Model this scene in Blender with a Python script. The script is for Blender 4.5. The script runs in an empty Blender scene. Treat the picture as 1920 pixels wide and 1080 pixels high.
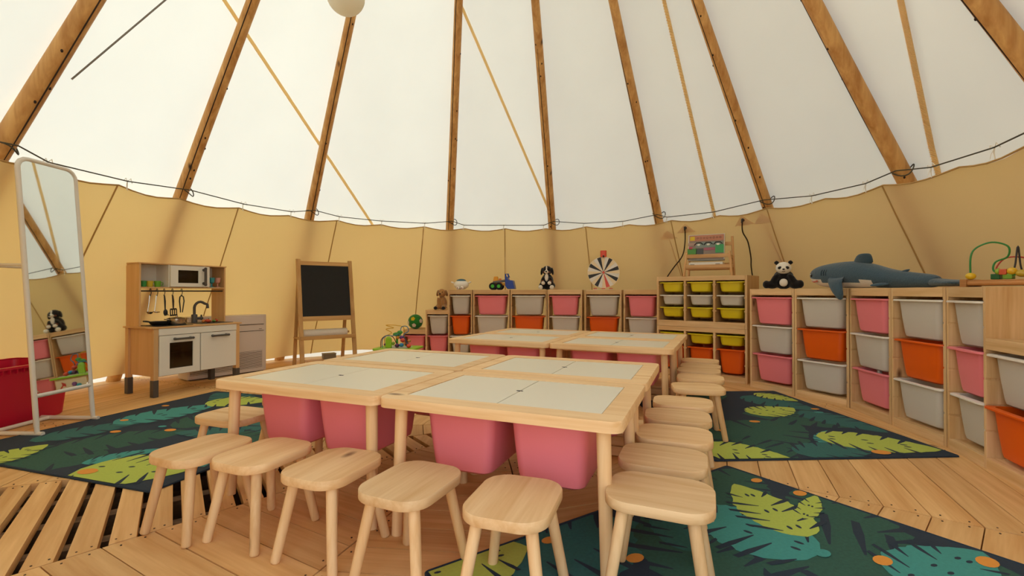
import bpy, bmesh, math, random
from mathutils import Vector, Matrix, Euler, noise
PI = math.pi
random.seed(7)
S = bpy.context.scene
COL = S.collection
cos, sin, R = math.cos, math.sin, math.radians

# ------------------------------------------------------------------ camera, sky, sun, exposure
cd = bpy.data.cameras.new('camera'); cam = bpy.data.objects.new('camera', cd); COL.objects.link(cam)
cam.location = (0, 0, 0.84); cam.rotation_euler = (PI/2 + 0.0085, 0, 0)
cd.sensor_width = 36; cd.lens = 36*873/1920; cd.clip_start = 0.02; cd.clip_end = 400
S.camera = cam
S.view_settings.view_transform = 'Standard'; S.view_settings.look = 'None'
S.view_settings.gamma = 1; S.view_settings.use_curve_mapping = False
S.view_settings.exposure = 0.34
W = bpy.data.worlds.new('sky'); S.world = W; W.use_nodes = True
wn = W.node_tree; bgn = wn.nodes['Background']
sk = wn.nodes.new('ShaderNodeTexSky'); sk.sky_type = 'NISHITA'; sk.sun_disc = False
sk.sun_elevation = R(42); sk.sun_rotation = R(-80); sk.air_density = 1.0; sk.dust_density = 2.5
hs = wn.nodes.new('ShaderNodeHueSaturation'); hs.inputs['Saturation'].default_value = .38      # thin haze
wn.links.new(sk.outputs[0], hs.inputs['Color']); wn.links.new(hs.outputs[0], bgn.inputs[0]); bgn.inputs[1].default_value = 0.5
sd = bpy.data.lights.new('sun', 'SUN'); sun = bpy.data.objects.new('sun', sd); COL.objects.link(sun)
sd.energy = 2.0; sd.angle = R(24); sd.color = (1.0, 0.97, 0.91)
_sv = Vector((-cos(R(42))*cos(R(12)), cos(R(42))*sin(R(12)), sin(R(42))))      # towards the sun
sun.rotation_euler = _sv.to_track_quat('Z', 'Y').to_euler(); sun.location = (-6, 6, 9)
S.cycles.use_denoising = True
S.cycles.max_bounces = 10; S.cycles.diffuse_bounces = 6; S.cycles.transparent_max_bounces = 12

# ------------------------------------------------------------------ materials
def lin(c):
    if isinstance(c, str):
        c = [int(c[i:i+2], 16)/255 for i in (0, 2, 4)]
    return tuple(x/12.92 if x <= .04045 else ((x+.055)/1.055)**2.4 for x in c) + (1.0,)
def newmat(name):
    m = bpy.data.materials.new(name); m.use_nodes = True
    nt = m.node_tree; return m, nt, nt.nodes['Principled BSDF']
MC = {}
def plain(name, col, rough=.5, metal=0, bump=0, bscale=60, vary=.06, spec=.5, sheen=0):
    if name in MC: return MC[name]
    m, nt, p = newmat(name); N, L = nt.nodes, nt.links
    p.inputs['Roughness'].default_value = rough; p.inputs['Metallic'].default_value = metal
    p.inputs['Specular IOR Level'].default_value = spec
    if sheen: p.inputs['Sheen Weight'].default_value = sheen
    tc = N.new('ShaderNodeTexCoord'); nz = N.new('ShaderNodeTexNoise'); nz.inputs['Scale'].default_value = bscale
    nz.inputs['Detail'].default_value = 3
    L.new(tc.outputs['Object'], nz.inputs['Vector'])
    mx = N.new('ShaderNodeMix'); mx.data_type = 'RGBA'; c = lin(col)
    mx.inputs[6].default_value = tuple(x*(1-vary) for x in c[:3]) + (1,)
    mx.inputs[7].default_value = tuple(min(1, x*(1+vary)) for x in c[:3]) + (1,)
    L.new(nz.outputs['Fac'], mx.inputs[0]); L.new(mx.outputs[2], p.inputs['Base Color'])
    if bump:
        b = N.new('ShaderNodeBump'); b.inputs['Strength'].default_value = bump; b.inputs['Distance'].default_value = .004
        L.new(nz.outputs['Fac'], b.inputs['Height']); L.new(b.outputs[0], p.inputs['Normal'])
    MC[name] = m; return m
def wood(name, light, dark, axis=0, knots=.05, kcol='6b4326', rough=.55, grain=26, vary=.12, kscale=3.2, contrast=1.0):
    if name in MC: return MC[name]
    m, nt, p = newmat(name); N, L = nt.nodes, nt.links
    tc = N.new('ShaderNodeTexCoord'); oi = N.new('ShaderNodeObjectInfo')
    sc = N.new('ShaderNodeVectorMath'); sc.operation = 'SCALE'; sc.inputs[0].default_value = (17.3, 31.7, 11.9)
    L.new(oi.outputs['Random'], sc.inputs['Scale'])
    ad = N.new('ShaderNodeVectorMath'); L.new(tc.outputs['Object'], ad.inputs[0]); L.new(sc.outputs[0], ad.inputs[1])
    mp = N.new('ShaderNodeMapping'); s = [grain]*3; s[axis] = grain*.055; mp.inputs['Scale'].default_value = s
    L.new(ad.outputs[0], mp.inputs[0])
    n1 = N.new('ShaderNodeTexNoise'); n1.inputs['Scale'].default_value = 1.0; n1.inputs['Detail'].default_value = 4
    n1.inputs['Distortion'].default_value = .6; L.new(mp.outputs[0], n1.inputs['Vector'])
    n2 = N.new('ShaderNodeTexNoise'); n2.inputs['Scale'].default_value = 4.5; L.new(mp.outputs[0], n2.inputs['Vector'])
    a = N.new('ShaderNodeMath'); a.operation = 'MULTIPLY_ADD'; a.inputs[1].default_value = .35
    L.new(n2.outputs['Fac'], a.inputs[0]); L.new(n1.outputs['Fac'], a.inputs[2])
    rp = N.new('ShaderNodeValToRGB'); e = rp.color_ramp.elements
    e[0].position = .68 - .2*contrast; e[0].color = lin(light); e[1].position = .68 + .2*contrast; e[1].color = lin(dark)
    L.new(a.outputs[0], rp.inputs[0])
    # tone differs from piece to piece
    hv = N.new('ShaderNodeHueSaturation'); mr = N.new('ShaderNodeMapRange')
    mr.inputs[3].default_value = 1-vary; mr.inputs[4].default_value = 1+vary*.6
    L.new(oi.outputs['Random'], mr.inputs[0]); L.new(mr.outputs[0], hv.inputs['Value']); L.new(rp.outputs[0], hv.inputs['Color'])
    out = hv.outputs[0]
    if knots:
        mk = N.new('ShaderNodeMapping'); s = [kscale]*3; s[axis] = kscale*.45; mk.inputs['Scale'].default_value = s
        L.new(ad.outputs[0], mk.inputs[0])
        vo = N.new('ShaderNodeTexVoronoi'); vo.inputs['Scale'].default_value = 1; L.new(mk.outputs[0], vo.inputs['Vector'])
        r2 = N.new('ShaderNodeValToRGB'); r2.color_ramp.elements[0].position = knots*.45; r2.color_ramp.elements[0].color = (1, 1, 1, 1)
        r2.color_ramp.elements[1].position = knots*1.6; r2.color_ramp.elements[1].color = (0, 0, 0, 1)
        L.new(vo.outputs['Distance'], r2.inputs[0])
        mx = N.new('ShaderNodeMix'); mx.data_type = 'RGBA'; mx.inputs[7].default_value = lin(kcol)
        L.new(r2.outputs[0], mx.inputs[0]); L.new(out, mx.inputs[6]); out = mx.outputs[2]
    L.new(out, p.inputs['Base Color']); p.inputs['Roughness'].default_value = rough
    p.inputs['Specular IOR Level'].default_value = .3
    b = N.new('ShaderNodeBump'); b.inputs['Strength'].default_value = .12; b.inputs['Distance'].default_value = .002
    L.new(n1.outputs['Fac'], b.inputs['Height']); L.new(b.outputs[0], p.inputs['Normal'])
    MC[name] = m; return m
def cloth(name, col, trans, tcol, nscale=1.6, vary=.05):
    m, nt, p = newmat(name); N, L = nt.nodes, nt.links; nt.nodes.remove(p)
    o = N['Material Output']; d = N.new('ShaderNodeBsdfDiffuse'); t = N.new('ShaderNodeBsdfTranslucent'); mx = N.new('ShaderNodeMixShader')
    tc = N.new('ShaderNodeTexCoord'); nz = N.new('ShaderNodeTexNoise'); nz.inputs['Scale'].default_value = nscale; nz.inputs['Detail'].default_value = 3
    L.new(tc.outputs['Object'], nz.inputs['Vector'])
    for sh, c in ((d, lin(col)), (t, lin(tcol))):
        k = N.new('ShaderNodeMix'); k.data_type = 'RGBA'
        k.inputs[6].default_value = tuple(x*(1-vary) for x in c[:3]) + (1,); k.inputs[7].default_value = tuple(min(1, x*(1+vary)) for x in c[:3]) + (1,)
        L.new(nz.outputs['Fac'], k.inputs[0]); L.new(k.outputs[2], sh.inputs['Color'])
    mx.inputs[0].default_value = trans
    L.new(d.outputs[0], mx.inputs[1]); L.new(t.outputs[0], mx.inputs[2]); L.new(mx.outputs[0], o.inputs['Surface'])
    MC[name] = m; return m
def clear(name, col, alpha):
    m, nt, p = newmat(name); N, L = nt.nodes, nt.links
    p.inputs['Base Color'].default_value = lin(col); p.inputs['Roughness'].default_value = .35
    o = N['Material Output']; t = N.new('ShaderNodeBsdfTransparent'); mx = N.new('ShaderNodeMixShader')
    tl = N.new('ShaderNodeBsdfTranslucent'); tl.inputs[0].default_value = lin(col); m2 = N.new('ShaderNodeMixShader'); m2.inputs[0].default_value = .3
    L.new(p.outputs[0], m2.inputs[1]); L.new(tl.outputs[0], m2.inputs[2])
    mx.inputs[0].default_value = alpha; L.new(t.outputs[0], mx.inputs[1]); L.new(m2.outputs[0], mx.inputs[2]); L.new(mx.outputs[0], o.inputs['Surface'])
    MC[name] = m; return m
def glassy(name, col, mix):
    m, nt, p = newmat(name); N, L = nt.nodes, nt.links; nt.nodes.remove(p)
    o = N['Material Output']; t = N.new('ShaderNodeBsdfTransparent'); t.inputs[0].default_value = lin(col)
    g = N.new('ShaderNodeBsdfGlossy'); g.inputs['Roughness'].default_value = .05; mx = N.new('ShaderNodeMixShader'); mx.inputs[0].default_value = mix
    L.new(t.outputs[0], mx.inputs[1]); L.new(g.outputs[0], mx.inputs[2]); L.new(mx.outputs[0], o.inputs['Surface']); MC[name] = m; return m

CANVAS = cloth('canvas', 'eae0c8', .185, 'dbe8e2')
LINER = cloth('liner_cloth', 'ead5ab', .46, 'fad68c', nscale=.9)
SEAM = cloth('seam_cloth', 'f4e0b4', .66, 'fbe6b8', nscale=8)
SEAML = cloth('liner_seam', 'c9a56c', .25, 'c79f5c', nscale=8)
POLE = wood('pole_wood', 'd9a866', 'b27c40', axis=2, knots=.07, kcol='3d2414', grain=14, kscale=5, vary=.06)
DECK = wood('deck_wood', 'eec486', 'cf9a5c', axis=1, knots=.05, kcol='6a3f22', grain=20, kscale=4.2, vary=.12, contrast=1.3)
JOIST = wood('joist_wood', '7a5a3a', '503822', axis=0, knots=0)
PINE_X = wood('pine_x', 'f2cf9c', 'e0b47c', axis=0, knots=.05, grain=22, kscale=4)
PINE_Y = wood('pine_y', 'f2cf9c', 'e0b47c', axis=1, knots=.05, grain=22, kscale=4)
PINE_Z = wood('pine_z', 'f2cf9c', 'e0b47c', axis=2, knots=.05, grain=22, kscale=4)
SHELF_X = wood('shelf_pine_x', 'e2be8c', 'c89d66', axis=0, knots=.06, grain=20, kscale=4.5)
SHELF_Z = wood('shelf_pine_z', 'e2be8c', 'c89d66', axis=2, knots=.06, grain=20, kscale=4.5)
BIRCH_X = wood('birch_x', 'e0b680', 'cfa068', axis=0, knots=0, grain=16, contrast=1.6)
BIRCH_Z = wood('birch_z', 'e0b680', 'cfa068', axis=2, knots=0, grain=16, contrast=1.6)
EASEL = wood('easel_wood', 'd3a86c', 'b98b52', axis=2, knots=0, grain=20)
WHITEBOARD = plain('white_board', 'e6dfc8', .35, bscale=3, vary=.02)
DARK = plain('dark_paint_and_shade', '1d1612', .8)
PINK = plain('pink_plastic', 'ec8088', .38, bscale=4, vary=.03)
ORANGE = plain('orange_plastic', 'e45c04', .4, bscale=4, vary=.03)
YELLOW = plain('yellow_plastic', 'd9c316', .4, bscale=4, vary=.03)
CLEAR = clear('clear_plastic', 'ece6da', .82)
WHITE = plain('white_lacquer', 'e6e1d3', .4, bscale=5, vary=.02)
BLACK = plain('black_plastic', '1b1917', .45)
CHAR = plain('charcoal_plastic', '4c4640', .5)
STEEL = plain('steel', 'b8b2a6', .25, metal=1)

# ------------------------------------------------------------------ mesh building
class MB:
    def __init__(s): s.v, s.f, s.m = [], [], []
    def add(s, vs, fs, mi=0, M=None):
        o = len(s.v); s.v += [tuple(M @ Vector(p)) if M else tuple(p) for p in vs]
        s.f += [tuple(o+i for i in f) for f in fs]; s.m += [mi]*len(fs); return s
    def box(s, x0, x1, y0, y1, z0, z1, mi=0, M=None):
        v = [(x, y, z) for z in (z0, z1) for y in (y0, y1) for x in (x0, x1)]
        return s.add(v, [(0,2,3,1),(4,5,7,6),(0,1,5,4),(2,6,7,3),(0,4,6,2),(1,3,7,5)], mi, M)
    def loft(s, rings, mi=0, cap0=True, cap1=True, M=None, closed=False):
        n = len(rings[0]); v = [p for r in rings for p in r]; f = []
        k = len(rings)
        for i in range(k if closed else k-1):
            a, b = i*n, ((i+1) % k)*n
            for j in range(n): f.append((a+j, a+(j+1) % n, b+(j+1) % n, b+j))
        if not closed:
            if cap0: f.append(tuple(range(n-1, -1, -1)))
            if cap1: f.append(tuple(range((k-1)*n, k*n)))
        return s.add(v, f, mi, M)
    def cyl(s, p0, p1, r0, r1=None, n=14, mi=0, M=None, round_end=0):
        r1 = r0 if r1 is None else r1
        return s.tube([p0, p1], [r0, r1], n, mi, M, round_end)
    def tube(s, pts, rad, n=8, mi=0, M=None, round_end=0, closed=False):
        P = [Vector(p) for p in pts]; k = len(P)
        rr = list(rad) if isinstance(rad, (list, tuple)) else [rad]*k
        if round_end and not closed:
            d = (P[-1]-P[-2]).normalized(); q = min(round_end, (P[-1]-P[-2]).length*.5)
            e = P[-1]; P = P[:-1] + [e-d*q, e-d*q*.3, e]; rr = rr[:-1] + [rr[-1], rr[-1]*.93, rr[-1]*.72]; k = len(P)
        rings = []; up = None
        for i in range(k):
            if closed: t = P[(i+1) % k]-P[i-1]
            else: t = P[min(i+1, k-1)]-P[max(i-1, 0)]
            t.normalize()
            if up is None: up = Vector((0,0,1)) if abs(t.z) < .9 else Vector((1,0,0))
            a = t.cross(up)
            if a.length < 1e-4: a = t.cross(Vector((0,1,0)))
            a.normalize(); b = a.cross(t).normalized(); up = b
            rings.append([P[i] + (a*cos(2*PI*j/n) + b*sin(2*PI*j/n))*rr[i] for j in range(n)])
        return s.loft(rings, mi, True, True, M, closed)
    def ell(s, c, r, rot=(0,0,0), n=16, k=10, mi=0, M=None):
        E_ = Matrix.Translation(c) @ Euler(rot).to_matrix().to_4x4() @ Matrix.Diagonal((r[0], r[1], r[2], 1))
        if M: E_ = M @ E_
        v = [(0,0,-1)] + [(cos(2*PI*j/n)*cos(-PI/2+PI*i/k), sin(2*PI*j/n)*cos(-PI/2+PI*i/k), sin(-PI/2+PI*i/k)) for i in range(1, k) for j in range(n)] + [(0,0,1)]
        f = [(0, 1+(j+1) % n, 1+j) for j in range(n)]
        for i in range(k-2):
            for j in range(n): a, b = 1+i*n, 1+(i+1)*n; f.append((a+j, a+(j+1) % n, b+(j+1) % n, b+j))
        l = len(v)-1; a = 1+(k-2)*n; f += [(a+j, a+(j+1) % n, l) for j in range(n)]
        return s.add(v, f, mi, E_)
    def lathe(s, prof, c=(0,0,0), n=24, mi=0, M=None):
        T = Matrix.Translation(c)
        if M: T = M @ T
        return s.loft([[(r*cos(2*PI*j/n), r*sin(2*PI*j/n), z) for j in range(n)] for r, z in prof], mi, True, True, T)
    def prism(s, out, z0, z1, mi=0, M=None):
        return s.loft([[(x, y, z0) for x, y in out], [(x, y, z1) for x, y in out]], mi, True, True, M)
    def mesh(s, name, mats, smooth=None):
        me = bpy.data.meshes.new(name); me.from_pydata(s.v, [], s.f); me.validate()
        for m in mats: me.materials.append(m)
        if len(mats) > 1 and len(s.m) == len(me.polygons): me.polygons.foreach_set('material_index', s.m)
        if smooth:
            me.polygons.foreach_set('use_smooth', [True]*len(me.polygons)); me.set_sharp_from_angle(angle=R(smooth))
        me.update(); return me
    def build(s, name, mats, parent=None, smooth=40, bevel=0, loc=None, rot=None):
        if not isinstance(mats, (list, tuple)): mats = [mats]
        o = bpy.data.objects.new(name, s.mesh(name, mats, smooth)); COL.objects.link(o)
        if parent: o.parent = parent
        if loc: o.location = loc
        if rot: o.rotation_euler = rot
        if bevel:
            b = o.modifiers.new('bevel', 'BEVEL'); b.width = bevel; b.segments = 2; b.limit_method = 'ANGLE'; b.angle_limit = R(40)
        return o
def rrect(w, d, r, n=5, cx=0, cy=0):
    o = []
    for qx, qy, a0 in ((1, -1, -90), (1, 1, 0), (-1, 1, 90), (-1, -1, 180)):
        for i in range(n+1):
            a = R(a0 + 90*i/n); o.append((cx+qx*(w/2-r)+r*cos(a), cy+qy*(d/2-r)+r*sin(a)))
    return o
def tag(o, label=None, cat=None, group=None, kind=None):
    if label: o['label'] = label
    if cat: o['category'] = cat
    if group: o['group'] = group
    if kind: o['kind'] = kind
    return o
def thing(name, label, cat, loc=(0,0,0), rz=0, group=None):
    o = bpy.data.objects.new(name, None); COL.objects.link(o); o.empty_display_size = .05
    o.location = loc; o.rotation_euler = (0, 0, rz); return tag(o, label, cat, group)
def children(o): return [c for c in COL.objects if c.parent == o]
def copy_tree(o, parent=None):
    c = o.copy(); COL.objects.link(c)
    if parent: c.parent = parent
    for ch in children(o): copy_tree(ch, c)
    return c
def B(*a, **k): return MB().box(*a, **k)

# ------------------------------------------------------------------ the tent: plan
CX, CY = -0.08, 2.95                       # middle of the tent
KC, ZA = 0.586, 6.75                       # cone: radius = KC*(ZA-z)
def Rz(z): return KC*(ZA-z)
def P(ang, r, z): return (CX + r*cos(R(ang)), CY + r*sin(R(ang)), z)
POLES = [8.1, 30.8, 53.2, 78.1, 103.2, 134.9, 158.6, 183.4, 206.5, 229.6, 251.5, 294.5, 320.0, 347.3]
DOOR = (253, 293)

# ground outside and below the deck; unseen outdoors, made pale to bounce light inside
g = MB(); n = 48
g.loft([[(CX+r*cos(2*PI*j/n), CY+r*sin(2*PI*j/n), -.30) for j in range(n)] for r in (1.5, 4.5, 12, 60)], cap1=False)
tag(g.build('ground', plain('pale_bounce_ground', 'c9c1ae', .95, bscale=6, vary=.2, bump=.6), smooth=None), kind='structure')

# deck: fifteen sectors of boards laid across, round a hub
jm = MB()
for k in range(15):
    a = 204 + 24*k
    M = Matrix.Translation((CX, CY, 0)) @ Matrix.Rotation(R(a), 4, 'Z')
    jm.box(.05, 4.12, -.06, .06, -.15, -.034, M=M)
    M = Matrix.Translation((CX, CY, 0)) @ Matrix.Rotation(R(a+12), 4, 'Z')
    jm.box(.3, 4.05, -.028, .028, -.15, -.034, M=M)
    jm.box(1.4, 4.05, .22, .27, -.15, -.034, M=M); jm.box(1.4, 4.05, -.27, -.22, -.15, -.034, M=M)
floor = tag(jm.build('floor', JOIST, smooth=None), kind='structure')
T12 = math.tan(R(12))
def board(d0, d1, zoff=0):                  # trapezium across a sector, mid-line along local x
    g_ = .003
    h0, h1 = max(.004, d0*T12-g_), d1*T12-g_
    v = [(d0, -h0), (d1, -h1), (d1, h1), (d0, h0)]
    return MB().loft([[(x, y, -.034) for x, y in v], [(x, y, 0) for x, y in v]])
def bx_list(slat):
    pitch, wid = (.1005, .072) if slat else (.1385, .1345)
    o = []; d = .06
    while d + wid < 4.15: o.append((d, d+wid)); d += pitch
    return o
def proj(p):
    y = p[1]
    if y < .25: return None
    return 960+873*p[0]/y, 547.4-873*(p[2]-.84)/y
cand = []
meshes = {}
for slat in (0, 1):
    for i, (a, b) in enumerate(bx_list(slat)):
        meshes[slat, i] = board(a, b).mesh('floor_plank', [DECK], None)
for k in range(15):
    am = 216 + 24*k; slat = 1 if k == 0 else 0
    for i, (a, b) in enumerate(bx_list(slat)):
        c = [P(am+s, r/cos(R(s)), 0) for r, s in ((a, -11.9), (b, -11.9), (b, 11.9), (a, 11.9))]
        q = [proj(p) for p in c]
        area = 0
        if any(q_ and -40 < q_[0] < 1960 and q_[1] < 1120 for q_ in q):
            if all(q): area = abs(sum(q[j-1][0]*q[j][1]-q[j][0]*q[j-1][1] for j in range(4)))/2
            else: area = 1e4
        cand.append((area, k, slat, i, am))
cand.sort(key=lambda t: -t[0])
rest = MB()
for idx, (area, k, slat, i, am) in enumerate(cand):
    dz = random.uniform(-.0012, .0006)
    if idx < 290 and area > 0:
        o = bpy.data.objects.new('floor_plank', meshes[slat, i]); COL.objects.link(o); o.parent = floor
        o.location = (CX, CY, dz); o.rotation_euler = (0, 0, R(am))
    else:
        a, b = bx_list(slat)[i]
        M = Matrix.Translation((CX, CY, dz)) @ Matrix.Rotation(R(am), 4, 'Z')
        t = board(a, b); rest.add(t.v, t.f, 0, M)
nails = MB()
for area, k, slat, i, am in cand[:290]:
    a, b = bx_list(slat)[i]
    if a < .5: continue
    M = Matrix.Translation((CX, CY, 0)) @ Matrix.Rotation(R(am), 4, 'Z')
    for d in (a+(b-a)*.25, a+(b-a)*.75):
        for sg in (-1, 1):
            y = sg*(d*T12-.028)+random.uniform(-.006, .006); x = d+random.uniform(-.006, .006)
            nails.add([(x+0.0031*cos(PI*q/4), y+0.0031*sin(PI*q/4), .0012) for q in range(8)] + [(x+0.0031*cos(PI*q/4), y+0.0031*sin(PI*q/4), -.004) for q in range(8)],
                      [tuple(range(8))] + [(q, q+8, (q+1) % 8+8, (q+1) % 8) for q in range(8)], 0, M)
no = nails.build('nail_heads', plain('nail_head', '3a2413', .7), floor, smooth=None); no['kind'] = 'stuff'
ro = rest.build('floor_planks', DECK, floor, smooth=None); ro['kind'] = 'stuff'

# outer canvas (polygonal cone stretched over the poles)
def canvas_r(ang, z):
    ang %= 360; L_ = POLES
    for i in range(len(L_)):
        a, b = L_[i], L_[(i+1) % len(L_)]
        if b < a: b += 360
        t = ang if ang >= a else ang+360
        if a <= t <= b:
            be = (b-a)/2; de = t-(a+b)/2
            ch = cos(R(be))/cos(R(de)); ch = 1-(1-ch)*.55
            return (Rz(z)+.075)*ch
    return Rz(z)+.075
cv = MB(); angs = []
for i, a in enumerate(POLES):
    b = POLES[(i+1) % len(POLES)]; b = b+360 if b < a else b
    angs += [a+(b-a)*j/8 for j in range(8)]
zs = [-.28, 0, .3, .7, 1.1, 1.5, 1.9, 2.5, 2.9, 3.4, 3.9, 4.5, 5.0, 5.4]
vs = [P(a, canvas_r(a, z), z) for z in zs for a in angs]; n = len(angs); fs = []
for i in range(len(zs)-1):
    for j in range(n):
        am = (angs[j] + (angs[(j+1) % n]+(360 if j == n-1 else 0)))/2 % 360
        if DOOR[0] < am < DOOR[1] and zs[i] < 1.85: continue
        fs.append((i*n+j, i*n+(j+1) % n, (i+1)*n+(j+1) % n, (i+1)*n+j))
cv.add(vs, fs); ceil = tag(cv.build('ceiling', CANVAS, smooth=30), 'white canvas tent cover stretched over the poles', kind='structure')
def strip_on_canvas(name, pts, w, mat_, lace=False, inset=.012):
    m = MB(); N_ = 56; ctr = []
    for i in range(N_+1):
        t = i/N_*(len(pts)-1); k = min(int(t), len(pts)-2); u = t-k
        a = pts[k][0]+(pts[k+1][0]-pts[k][0])*u; z = pts[k][1]+(pts[k+1][1]-pts[k][1])*u
        ctr.append(Vector(P(a, canvas_r(a, z)-inset, z)))
    ring = []
    for i, c in enumerate(ctr):
        t = (ctr[min(i+1, N_)]-ctr[max(i-1, 0)]).normalized(); nrm = (Vector((c.x-CX, c.y-CY, 0)).normalized()+Vector((0,0,KC))).normalized()
        s = t.cross(nrm).normalized(); h = w/2
        ring.append([c-s*h-nrm*.003, c+s*h-nrm*.003, c+s*h+nrm*.003, c-s*h+nrm*.003])
    m.loft(ring)
    if lace:
        for i in range(N_):
            for u in (0, .5):
                c = ctr[i].lerp(ctr[i+1], u); t = (ctr[i+1]-ctr[i]).normalized(); nrm = (Vector((c.x-CX, c.y-CY, 0)).normalized()+Vector((0,0,KC))).normalized()
                s = t.cross(nrm).normalized(); c = c-nrm*.008
                m.tube([c-s*w*.55-t*.012, c, c+s*w*.55+t*.012], .0055, 5)
    return m.build(name, mat_, ceil, smooth=40)
strip_on_canvas('seam', [(165.36, 3.081), (161.99, 3.036), (158.55, 2.985), (155.48, 2.915), (152.34, 2.839), (149.13, 2.756), (145.88, 2.667), (142.6, 2.57), (139.3, 2.464), (136.0, 2.351), (132.91, 2.221), (129.91, 2.079), (126.91, 1.929), (123.92, 1.769), (120.95, 1.598)], .028, SEAM)
strip_on_canvas('seam', [(105.47, 3.818), (102.94, 3.711), (100.56, 3.59), (98.26, 3.465), (96.06, 3.335), (93.94, 3.2), (91.9, 3.06), (89.95, 2.916), (88.08, 2.766), (86.29, 2.612), (84.58, 2.451), (82.94, 2.286), (81.37, 2.114), (79.87, 1.937), (78.44, 1.753)], .028, SEAM)
strip_on_canvas('laced_seam', [(40.9, 3.7), (41.02, 3.536), (41.35, 3.051), (41.63, 2.521), (41.81, 2.089), (41.97, 1.6)], .03, SEAM, True)
strip_on_canvas('laced_seam', [(-4.0, 2.74), (-3.06, 2.643), (-1.8, 2.518), (-0.58, 2.387), (0.6, 2.252), (1.74, 2.111), (2.85, 1.965), (3.92, 1.814), (5.0, 1.62)], .03, SEAM, True)

# inner liner: hanging panels below the rope
LT = 1.635
def liner_r(a, z):
    de = ((a-90+10) % 20)-10
    fold = noise.noise(Vector((cos(R(a))*5, sin(R(a))*5, z*1.1+a*.07)))*.022 + noise.noise(Vector((a*.22+z*2.2, z*.9, 3)))*.034*max(0, 1.35-z)
    seam_ = cos(R(10))/cos(R(de if abs(de) < 10 else 10))
    return (Rz(z)-.075)*(1-(1-seam_)*.9) + fold*(.25 if z > 1.5 else 1)
def liner_bottom(a):
    a %= 360
    if 112 < a < 172: return .02 + .055*abs(sin(R((a-112)*6.2)))
    return .012
wall = thing('wall_liner', None, None); tag(wall, 'beige cloth liner hung inside the tent from a rope', kind='structure')
for k in range(18):
    a0 = 90.2 + 20*k
    N_, K_ = 10, 12
    vs, fs = [], []
    for i in range(K_+1):
        for j in range(N_+1):
            a = a0 + 20*j/N_; zb = liner_bottom(a); zt = LT - .035*abs(sin(R((a-90.2)*18/1)))*1.0
            z = zb + (zt-zb)*i/K_; vs.append(P(a, liner_r(a, z), z))
    for i in range(K_):
        for j in range(N_):
            am = (a0 + 20*(j+.5)/N_) % 360
            if DOOR[0] < am < DOOR[1]: continue
            q = i*(N_+1)+j; fs.append((q, q+1, q+N_+2, q+N_+1))
    if not fs: continue
    MB().add(vs, fs).build('panel', LINER, wall, smooth=60)
    if not (DOOR[0]-2 < a0 % 360 < DOOR[1]+2):
        s = MB(); s.tube([P(a0, liner_r(a0, z)-.004, z) for z in [liner_bottom(a0)+(LT-liner_bottom(a0))*i/14 for i in range(15)]], .0055, 6)
        s.build('seam', SEAML, wall)
# hem cord along the top edge
hem = MB(); hp = [P(a, liner_r(a, LT)-.002, LT-.035*abs(sin(R((a-90.2)*18)))) for a in [DOOR[1]+1+i*2 for i in range(164)] if a < DOOR[0]+359]
hem.tube(hp, .006, 6); hem.build('hem', SEAML, wall)
# ties of white string
STRING = plain('white_string', 'e9e2cf', .8)
TIES = [179.3, 168.9, 149.4, 139.6, 129.7, 119.9, 109.9, 100.3, 90.4, 80.5, 70.6, 61.3, 51.0, 41.1, 22.0, 12.6, 3.1, -5.4, 190, 200]
for a in TIES:
    m = MB(); c = Vector(P(a, liner_r(a, LT)-.012, LT))
    tz = Vector((0,0,1)); tt = Vector((-sin(R(a)), cos(R(a)), 0)); inn = Vector((-cos(R(a)), -sin(R(a)), 0))
    m.tube([c-tz*.03, c+tz*.01+tt*.006, c+tz*.045], .0035, 5)
    m.tube([c+tz*.04, c+tz*.058+tt*.02+inn*.008, c+tz*.036+tt*.03], .0025, 4)
    m.tube([c+tz*.04, c+tz*.062-tt*.018+inn*.008, c+tz*.03-tt*.035], .0025, 4)
    m.tube([c+tz*.04, c-tz*.0+inn*.012+tt*.01, c-tz*.025+inn*.01+tt*.018], .0022, 4)
    m.build('tie_string', STRING, wall)
# reinforced patches, grommets and zip strips on the liner above the drawer unit
PATCH = cloth('liner_patch', 'f0dcb4', .45, 'f6d592', nscale=9)
for a, z in ((47.4, 1.53), (35.4, 1.545), (51.5, 1.48), (31.5, 1.54)):
    m = MB(); o = []
    for da, dz in ((0, .055), (-2.0, -.035), (2.0, -.035)):
        o.append(Vector(P(a+da, liner_r(a+da, z+dz)-.006, z+dz)))
    inn = Vector((-cos(R(a)), -sin(R(a)), 0))*.004
    m.loft([[p for p in o], [p+inn for p in o]]); m.build('patch', PATCH, wall, smooth=None)
for a in (51.5, 31.5):
    m = MB(); pts = [P(a-1.6*i/10, liner_r(a-1.6*i/10, 1.5-.07*i)-.008, 1.5-.07*i) for i in range(10)]
    m.tube(pts, .006, 6); m.build('zip_strip', PATCH, wall)
for a, z in ((47.4, 1.545), (35.4, 1.56)):
    c = Vector(P(a, liner_r(a, z)-.008, z)); m = MB(); m.ell(c, (.018, .018, .018), n=12, k=8); m.build('grommet', CHAR, wall)

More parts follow.
